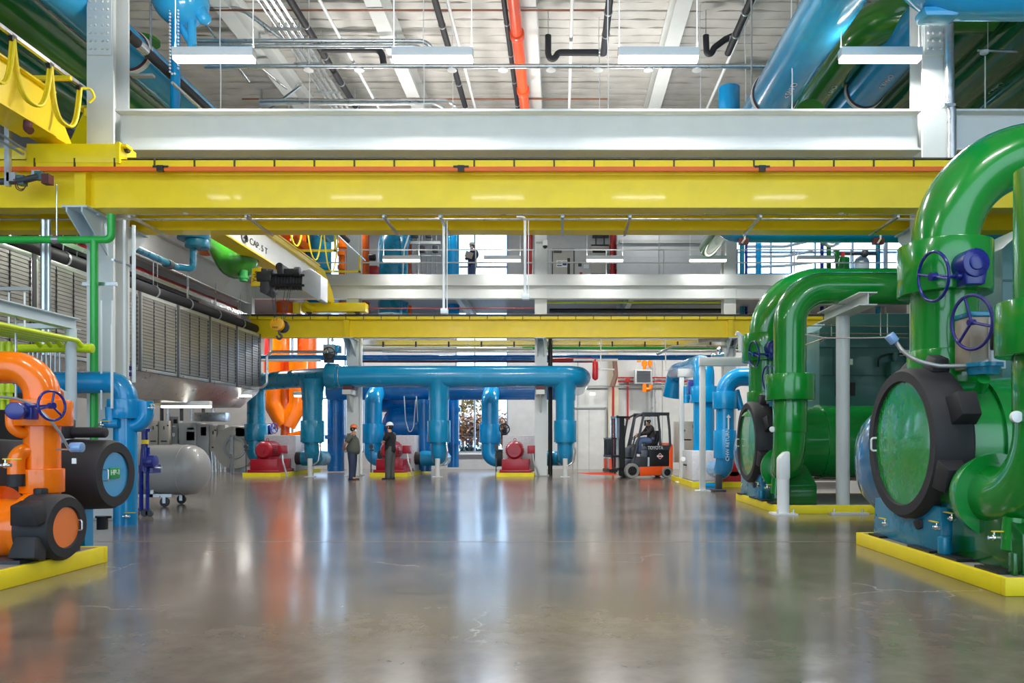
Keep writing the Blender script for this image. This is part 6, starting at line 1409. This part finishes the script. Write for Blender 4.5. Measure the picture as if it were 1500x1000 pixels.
for k, px in enumerate((700, 722)):
    one('house', B().box(P(px - 12, 640, 66), P(px + 12, 612, 66) + V((0, 5, 0))).prism([P(px - 14, 612, 65.5), P(px + 14, 612, 65.5), P(px, 603, 65.5)], (0, 6, 0)), WHITEP, 'pale distant house beyond the russet trees, %s' % ('nearer the window bar' if k == 0 else 'behind the blue riser'), 'house')
# ================================================================ forklift
YK = 25.5
def K(px, py, dy=0.0): return P(px, py, 26.0) + V((0, dy, 0))
t = T('forklift', 'orange and black forklift with lowered forks and a driver in a white helmet', 'forklift', K(940, 699))
FKB = mat('forklift charcoal', '#3A3D42', 0.45); FKO = mat('forklift orange', '#FF5A14', 0.35, coat=0.2); TYRE = mat('grey tyre rubber', '#8E8C88', 0.8); FKD = mat('forklift black', '#17181B', 0.4)
W0, W1 = -0.55, 0.55
O('chassis', B().prism([K(930, 696, W0), K(962, 695, W0), K(963, 682, W0), K(929, 682, W0)], (0, 1.1, 0)), FKO, t, bevel=0.02)
O('counterweight', B().prism([K(963, 694, W0), K(980, 690, W0), K(980, 652, W0), K(977, 648, W0), K(974, 660, W0), K(974, 682, W0), K(963, 682, W0)], (0, 1.1, 0)), FKO, t, bevel=0.02)
O('battery_cover', B().box(K(944, 682, W0 - .01), K(974, 657, -W0)), FKD, t, bevel=0.02)
O('hood', B().prism([K(943, 659, W0 - .015), K(975, 659, W0 - .015), K(976, 652, W0 - .015), K(944, 653, W0 - .015)], (0, 1.12, 0)), FKB, t, bevel=0.02)
O('step_panel', B().prism([K(920, 690, W0), K(930, 683, W0), K(944, 683, W0), K(944, 669, W0), K(928, 668, W0), K(918, 672, W0), K(914, 690, W0)], (0, 1.1, 0)), FKB, t, bevel=0.015)
O('step_edge', B().box(K(941.5, 682, W0 - .02), K(944, 669, W0 + .02)), STEELB, t)
for s_ in (W0 + .03, W1 - .03):
    O('guard_post', B().tube([K(921, 674, s_), K(929, 640, s_), K(936, 608, s_)], 0.045, n=8), FKB, t)
    O('guard_post', B().tube([K(976, 654, s_), K(975, 630, s_), K(972.5, 607, s_)], 0.045, n=8), FKB, t)
    O('guard_post', B().tube([K(958, 607, s_), K(962, 652, s_)], 0.03, n=8), FKB, t)
rf = B().box(K(934.5, 609, W0), K(974.5, 604.5, W0 + .08)).box(K(934.5, 609, W1 - .08), K(974.5, 604.5, W1))
for k in range(7): rf.box(K(936 + k * 6, 607.5, W0), K(938 + k * 6, 605.5, W1))
O('guard_roof', rf, FKB, t)
each('front_frame', [B().tube([K(917, 652, s_), K(924, 612, s_), K(935, 606.5, s_)], 0.035, n=8, bend=.1) for s_ in (W0 + .1, W1 - .1)], FKB, t)
def tyre(px, py, r, s_, w=0.2):
    c = K(px, py, s_); sg = 1 if s_ < 0 else -1
    wv = O('wheel', B().ringy(c, Yd, [(0, r * .62), (0, r * .93), (.03, r), (w - .03, r), (w, r * .93), (w, r * .62)], 36), TYRE, t)
    hb_ = B().cyl(c + V((0, .03, 0)), c + V((0, w - .03, 0)), r * .63, n=28).cyl(c + V((0, -.01, 0)), c + V((0, .06, 0)), r * .25, n=16)
    for k in range(5): hb_.cyl(c + V((math.cos(k * 1.256) * r * .42, .0, math.sin(k * 1.256) * r * .42)), c + V((math.cos(k * 1.256) * r * .42, .04, math.sin(k * 1.256) * r * .42)), r * .07, n=8)
    O('hub', hb_, FKD, wv)
for s_ in (W0 - .04, W1 - .16):
    tyre(918.5, 688.4, .26, s_); tyre(971, 691, .195, s_)
for s_ in (W0 + .18, W1 - .26):
    O('mast_rail', B().box(K(897, 694, s_), K(900.5, 609, s_ + .08)), ALU, t)
    O('mast_rail', B().box(K(902, 694, s_), K(909, 610, s_ + .1)), FKD, t)
O('lift_cylinder', B().cyl(K(911.5, 690, -.05), K(911.5, 623, -.05), .06, n=14).cyl(K(905, 690, .1), K(905, 612, .1), .04, n=12), FKD, t)
O('mast_crosshead', B().box(K(897, 613, W0 + .18), K(916, 610, W1 - .18)).box(K(897, 688, W0 + .18), K(912, 684, W1 - .18)), FKD, t)
bk = B().box(K(888, 643, W0 + .02), K(896, 641, W1 - .02)).box(K(888, 669, W0 + .02), K(903, 666, W1 - .02)).box(K(886, 690, W0 + .1), K(898, 686, W1 - .1))
for k in range(9): bk.box(K(889, 668, W0 + .03 + k * .13), K(891, 642, W0 + .06 + k * .13))
O('load_backrest', bk, FKD, t)
FORK = mat('fork red orange', '#F2563A', 0.4)
for s_ in (-.4, .28): O('fork', B().prism([K(887, 671, s_), K(890, 671, s_), K(890, 691, s_), K(897, 693, s_), K(897, 695, s_), K(846, 692.5, s_), K(887, 691, s_)], (0, .12, 0)), FORK, t)
O('seat', B().box(K(944, 653, -.22), K(962, 648, .25)).prism([K(958, 649, -.22), K(963, 649, -.22), K(966, 632, -.2), K(962, 630, -.2)], (0, .46, 0)), FKD, t, bevel=.03)
O('steering_wheel', B().torus(K(930, 640, 0), (-.5, 0, .8), .17, .016, 24, 8).cyl(K(930, 640, 0), K(925, 657, 0), .025, n=10), FKD, t)
O('dash', B().prism([K(919, 656, -.4), K(929, 650, -.4), K(927, 670, -.4), K(919, 670, -.4)], (0, .8, 0)), FKB, t, bevel=.02)
O('mirror', B().box(K(936, 624, W0 - .08), K(938, 616, W0 - .02)), FKD, t)
TX('TOYOTA', 0.16, K(953, 655.6, W0 - .02), (PI / 2, 0, 0), WHITEP, t, xs=.85)
em = K(960, 667.5, W0 - .012)
O('emblem', B().prism([em + V((-.12, 0, 0)), em + V((0, 0, -.11)), em + V((.12, 0, 0)), em + V((0, 0, .11))], (0, -.006, 0)), mat('emblem white', '#F4F0EE', .4), t)
O('emblem_core', B().prism([em + V((-.1, -.007, 0)), em + V((0, -.007, -.09)), em + V((.1, -.007, 0)), em + V((0, -.007, .09))], (0, -.004, 0)), REDP, t)
O('emblem_band', B().box(em + V((-.11, -.014, -.02)), em + V((.11, -.011, .02))), WHITEP, t)

TURN = 0.2
t.rotation_euler = (0, 0, TURN)
# ================================================================ people
SKIN = mat('skin', '#C08A6C', 0.5, var=.05); SKIN2 = mat('lighter skin', '#D2A085', 0.5, var=.05)
HAIR = mat('dark hair', '#2A1E18', 0.7); SHOE = mat('dark shoe leather', '#1C1A1A', 0.5)
def skin_mesh(name, nodes, edges, m, parent, levels=1):
    """nodes: (x, y, z, r)  grown with a skin modifier, then frozen into one continuous mesh"""
    me = bpy.data.meshes.new(name); me.from_pydata([n[:3] for n in nodes], edges, [])
    o = bpy.data.objects.new(name, me); C.objects.link(o)
    md = o.modifiers.new('Skin', 'SKIN'); md.use_smooth_shade = True; md.branch_smoothing = 0.6
    for i, n in enumerate(nodes):
        sv = me.skin_vertices[0].data[i]; r = n[3]; sv.radius = r if isinstance(r, tuple) else (r, r); sv.use_root = (i == 0)
    sb = o.modifiers.new('Sub', 'SUBSURF'); sb.levels = levels; sb.render_levels = levels
    bpy.context.view_layer.update()
    me2 = bpy.data.meshes.new_from_object(o.evaluated_get(bpy.context.evaluated_depsgraph_get()))
    o.modifiers.clear(); o.data = me2; me2.name = name
    me2.polygons.foreach_set('use_smooth', [True] * len(me2.polygons))
    me2.materials.clear(); me2.materials.append(m)
    o.parent = parent
    return o
def person(label, loc, rz, J, top, bottom, hat, skin=SKIN, mask=None, long_sleeve=False, belly=0.0, scale=1.0, hair=True, vest=None):
    """J: joints in metres, facing +x, left side +y"""
    t = T('person', label, 'person', loc, rz, world=False); t.scale = (scale,) * 3
    N, E = [], []
    def nd(p, r, link=None):
        N.append((*p, r)); i = len(N) - 1
        if link is not None: E.append((link, i))
        return i
    pel = nd(J['pelvis'], .12); sp = nd(J['waist'], .11 + belly * .4, pel); ch = nd(J['chest'], .125, sp)
    nk = nd(J['neck'], .062, ch); h = V(J['head']); f = V(J.get('face', (1, 0, 0))).normalized(); side = V((-f.y, f.x, 0))
    jw = nd(h + f * .025 + V((0, 0, -.085)), .066, nk); hd = nd(h, .092, jw); cr = nd(h - f * .012 + V((0, 0, .075)), .078, hd)
    idx = {}
    for sd in ('L', 'R'):
        sgn = 1 if sd == 'L' else -1
        sh = nd(J['sh' + sd], .056, ch); el = nd(J['el' + sd], .046, sh); wr = nd(J['wr' + sd], .031, el)
        d = V(J['hand' + sd]).normalized(); w = V(J['wr' + sd]); pn = V(J.get('palm' + sd, (0, 0, 1))).normalized(); sdv = d.cross(pn).normalized()
        pm = nd(w + d * .07, .036, wr)
        idx[sd] = (sh, el, wr, w, d, pn, sdv)
        hp = nd(J['hip' + sd], .09, pel); kn = nd(J['kn' + sd], .066, hp); an = nd(J['an' + sd], .043, kn); to = nd(J['toe' + sd], .036, an)
    body = skin_mesh('body', N, E, skin, t)
    # fingers: five unequal chains rooted in the palm, joined into the body mesh
    fb = B()
    for sd in ('L', 'R'):
        _, _, _, w, d, pn, sdv = idx[sd]
        for k, (off, ln) in enumerate(((-.03, .068), (-.01, .08), (.01, .075), (.028, .058))):
            b0 = w + d * .085 + sdv * off; b1 = b0 + d * ln * .5 + pn * .006; b2 = b1 + d * ln * .35 + pn * .022; b3 = b2 + d * ln * .15 + pn * .02
            fb.tube([b0, b1, b2, b3], .009, n=8, radii=[.01, .0095, .0085, .006])
        b0 = w + d * .045 - sdv * .028; fb.tube([b0, b0 + d * .03 - sdv * .025 + pn * .01, b0 + d * .055 - sdv * .03 + pn * .022], .011, n=8, radii=[.013, .011, .008])
    # nose, ears
    fb.sph(h + f * .098 + V((0, 0, -.015)), .017, (1, .9, 1.3), n=10, m=8)
    for sgn in (1, -1): fb.sph(h + side * .09 * sgn - f * .005 + V((0, 0, -.01)), .026, (.8, .5, 1.2), n=10, m=8)
    fm = fb.mesh('fingers'); bm = bmesh.new(); bm.from_mesh(body.data); bm.from_mesh(fm); bm.to_mesh(body.data); bm.free()
    body.data.polygons.foreach_set('use_smooth', [True] * len(body.data.polygons)); bpy.data.meshes.remove(fm)
    ey = B()
    for sgn in (1, -1): ey.sph(h + f * .083 + side * .034 * sgn + V((0, 0, .012)), .011, n=8, m=6)
    O('eyes', ey, mat('dark eyes', '#17120F', .2), t)
    O('mouth', B().bc(h + f * .088 + V((0, 0, -.062)), (.012, .045, .01) if abs(f.x) > .5 else (.045, .012, .01)), mat('lips', '#8A4A42', .5), t)
    # shirt
    g = .02; N2, E2 = [], []
    def n2(p, r, link=None):
        N2.append((*p, r)); i = len(N2) - 1
        if link is not None: E2.append((link, i))
        return i
    fwd = V((1, 0, 0))
    pv = V(J['pelvis']); wa = V(J['waist']); cs = V(J['chest']); dn = (pv - wa).normalized()
    z0 = n2(pv + dn * .15 + fwd * belly * .3, .2 + belly * .4); a = n2(pv + dn * .0 + fwd * belly * .5, .205 + belly * .8, z0); b = n2(wa + fwd * belly * .8, .2 + belly, a); c = n2(cs, .215 + belly * .3, b); m_ = n2(cs + (V(J['neck']) - cs) * .6, .15, c); n2(cs + (V(J['neck']) - cs) * 1.0, .085, m_)
    for sd in ('L', 'R'):
        mm = n2(cs.lerp(V(J['sh' + sd]), .6), .13, c); s1 = n2(V(J['sh' + sd]), .112, mm); e = V(J['el' + sd]); s = V(J['sh' + sd])
        if long_sleeve: s2 = n2(e, .075, s1); n2(e + (V(J['wr' + sd]) - e) * 1.05, .055, s2)
        else: n2(s + (e - s) * .45, .09, s1); n2(s + (e - s) * .95, .085, len(N2) - 1)
    skin_mesh('shirt', N2, E2, top, t)
    N3, E3 = [], []
    def n3(p, r, link=None):
        N3.append((*p, r)); i = len(N3) - 1
        if link is not None: E3.append((link, i))
        return i
    a = n3(pv, .2 + belly * .3); n3(pv - dn * .18, .185 + belly * .3, a)
    for sd in ('L', 'R'):
        hp = n3(V(J['hip' + sd]), .155, a); kn = n3(V(J['kn' + sd]), .108, hp); k = V(J['kn' + sd]); an = V(J['an' + sd]); n3(k + (an - k) * .9, .085, kn); n3(k + (an - k) * 1.25, .09, len(N3) - 1)
    skin_mesh('trousers', N3, E3, bottom, t)
    for sd in ('L', 'R'):
        an = V(J['an' + sd]); to = V(J['toe' + sd]); d = (to - an); d.z = 0; d.normalize(); w_ = V((-d.y, d.x, 0)); z0 = min(an.z, to.z) - .045
        sh_ = B(); prof = [(-.09, .035, .075), (-.04, .042, .09), (.03, .045, .08), (.1, .05, .06), (.16, .044, .05), (.19, .02, .035)]
        rs = []
        for tt, ww, hh in prof:
            c0 = V((an.x, an.y, z0)) + d * tt; rs.append([c0 + w_ * ww, c0 + w_ * ww * .8 + V((0, 0, hh * .7)), c0 + V((0, 0, hh)), c0 - w_ * ww * .8 + V((0, 0, hh * .7)), c0 - w_ * ww])
        sh_.rings(rs); O('shoe', sh_, SHOE, t)
    hc = h + V((0, 0, .045)) - f * .005
    prof = [(0, .118), (.03, .116), (.07, .1), (.1, .07), (.115, .03), (.118, .002)]
    ht = B().lathe(hc, (f.x * .08, f.y * .08, 1), prof, 28)
    ht.lathe(hc + f * .03, (f.x * .05, f.y * .05, 1), [(0, .02), (0, .128), (.008, .128), (.012, .1)], 28)
    O('hard_hat', ht, hat, t)
    if hair: O('hair', B().sph(h - f * .022 + V((0, 0, .0)), .098, (1, 1, .85), n=18, m=10), HAIR, t)
    if mask:
        r = math.atan2(f.y, f.x)
        O('face_mask', B().sph(h + f * .055 + V((0, 0, -.045)), .058, (.85, 1.05, .9), n=16, m=10, rot=Matrix.Rotation(r, 3, 'Z')), mask, t)
    return t
ST = dict(pelvis=(0, 0, .95), waist=(.01, 0, 1.12), chest=(0, 0, 1.32), neck=(0, 0, 1.5), head=(.03, 0, 1.64), shL=(0, .18, 1.42), shR=(0, -.18, 1.42),
          hipL=(0, .1, .9), hipR=(0, -.1, .9), knL=(.02, .11, .5), knR=(.02, -.11, .5), anL=(0, .11, .09), anR=(0, -.11, .09), toeL=(.14, .13, .045), toeR=(.14, -.13, .045))
p1 = dict(ST, elL=(-.14, .27, 1.17), elR=(-.14, -.27, 1.17), wrL=(-.24, .1, 1.0), wrR=(-.25, -.1, 1.0), handL=(-.15, -1, -.25), handR=(-.15, 1, -.25), palmL=(1, 0, 0), palmR=(1, 0, 0), chest=(-.03, 0, 1.32), head=(.05, 0, 1.63), face=(1, 0, .0))
person('man in an orange cap and olive T-shirt standing with hands behind his back', (PX(516, 24.3), 24.3, 0), 0, p1, mat('olive tee', '#4E5148', .8), mat('navy jeans', '#2E3650', .8, var=.15), mat('orange cap', '#E2703A', .5), SKIN, mask=WHITEP, belly=.07, scale=1.03)
p2 = dict(ST, elL=(.1, .25, 1.17), elR=(.1, -.25, 1.17), wrL=(.24, -.02, 1.2), wrR=(.25, .03, 1.15), handL=(-.1, -1, .1), handR=(-.1, 1, .1), palmL=(-1, 0, 0), palmR=(-1, 0, 0), knL=(.03, .1, .5), anL=(.04, .1, .09), toeL=(.2, .12, .045), face=(1, 0, 0))
person('man in a white helmet and black T-shirt standing with folded arms', (PX(572, 24.7), 24.7, 0), PI - .25, p2, mat('black tee', '#17171B', .8), mat('grey work trousers', '#4B4E4D', .8, var=.1), WHITEP, SKIN2, mask=BLACK, scale=1.07)
p3 = dict(ST, elL=(.06, .26, 1.16), elR=(.05, -.25, 1.15), wrL=(.24, .14, 1.2), wrR=(.22, -.12, 1.18), handL=(.6, -.7, .3), handR=(.6, .7, .3), palmL=(0, 0, 1), palmR=(0, 0, 1), knL=(.18, .1, .52), anL=(.1, .1, .12), toeL=(.24, .1, .08), knR=(-.02, -.1, .5), anR=(-.22, -.1, .12), toeR=(-.1, -.1, .05), face=(1, .2, 0))
w_ = person('person in a white helmet and navy top walking on the gallery before the tall window', (PX(692, 29.2), 29.2, 7.3), -PI / 2 - .5, p3, mat('navy work top', '#2B3350', .8), mat('blue jeans', '#3D5580', .8, var=.15), WHITEP, SKIN2, mask=WHITEP, long_sleeve=True, scale=1.03)
c = V((PX(687, 28.8), 28.8, 8.55))
b = B().bc(c, (.3, .02, .24), Euler((.5, .3, .2)))
one('clipboard', b, mat('tan board', '#B5A79A', .6), 'tan board held up by the walking person on the gallery', 'clipboard')
# driver, sitting on the forklift seat
p4 = dict(pelvis=(0, 0, .12), waist=(.02, 0, .3), chest=(.06, 0, .5), neck=(.1, 0, .67), head=(.15, 0, .8), shL=(.06, .18, .58), shR=(.06, -.18, .58), elL=(.25, .24, .36), elR=(.25, -.24, .36),
          wrL=(.46, .14, .36), wrR=(.45, -.15, .3), handL=(1, -.2, .1), handR=(1, .2, .1), palmL=(0, 0, -1), palmR=(0, 0, -1), hipL=(.05, .1, .1), hipR=(.05, -.1, .1), knL=(.46, .12, .13), knR=(.44, -.12, .15), anL=(.52, .12, -.27), anR=(.6, -.12, -.26), toeL=(.66, .12, -.3), toeR=(.74, -.12, -.29), face=(1, .25, 0))
person('person in a white helmet and charcoal jacket driving the forklift', K(940, 699) + Matrix.Rotation(TURN, 3, 'Z') @ (K(955, 650, -.02) - K(940, 699)), PI + TURN, p4, mat('charcoal jacket', '#3A3536', .8), mat('faded jeans', '#5D7398', .8, var=.15), WHITEP, SKIN2, mask=WHITEP, long_sleeve=True, scale=1.0)
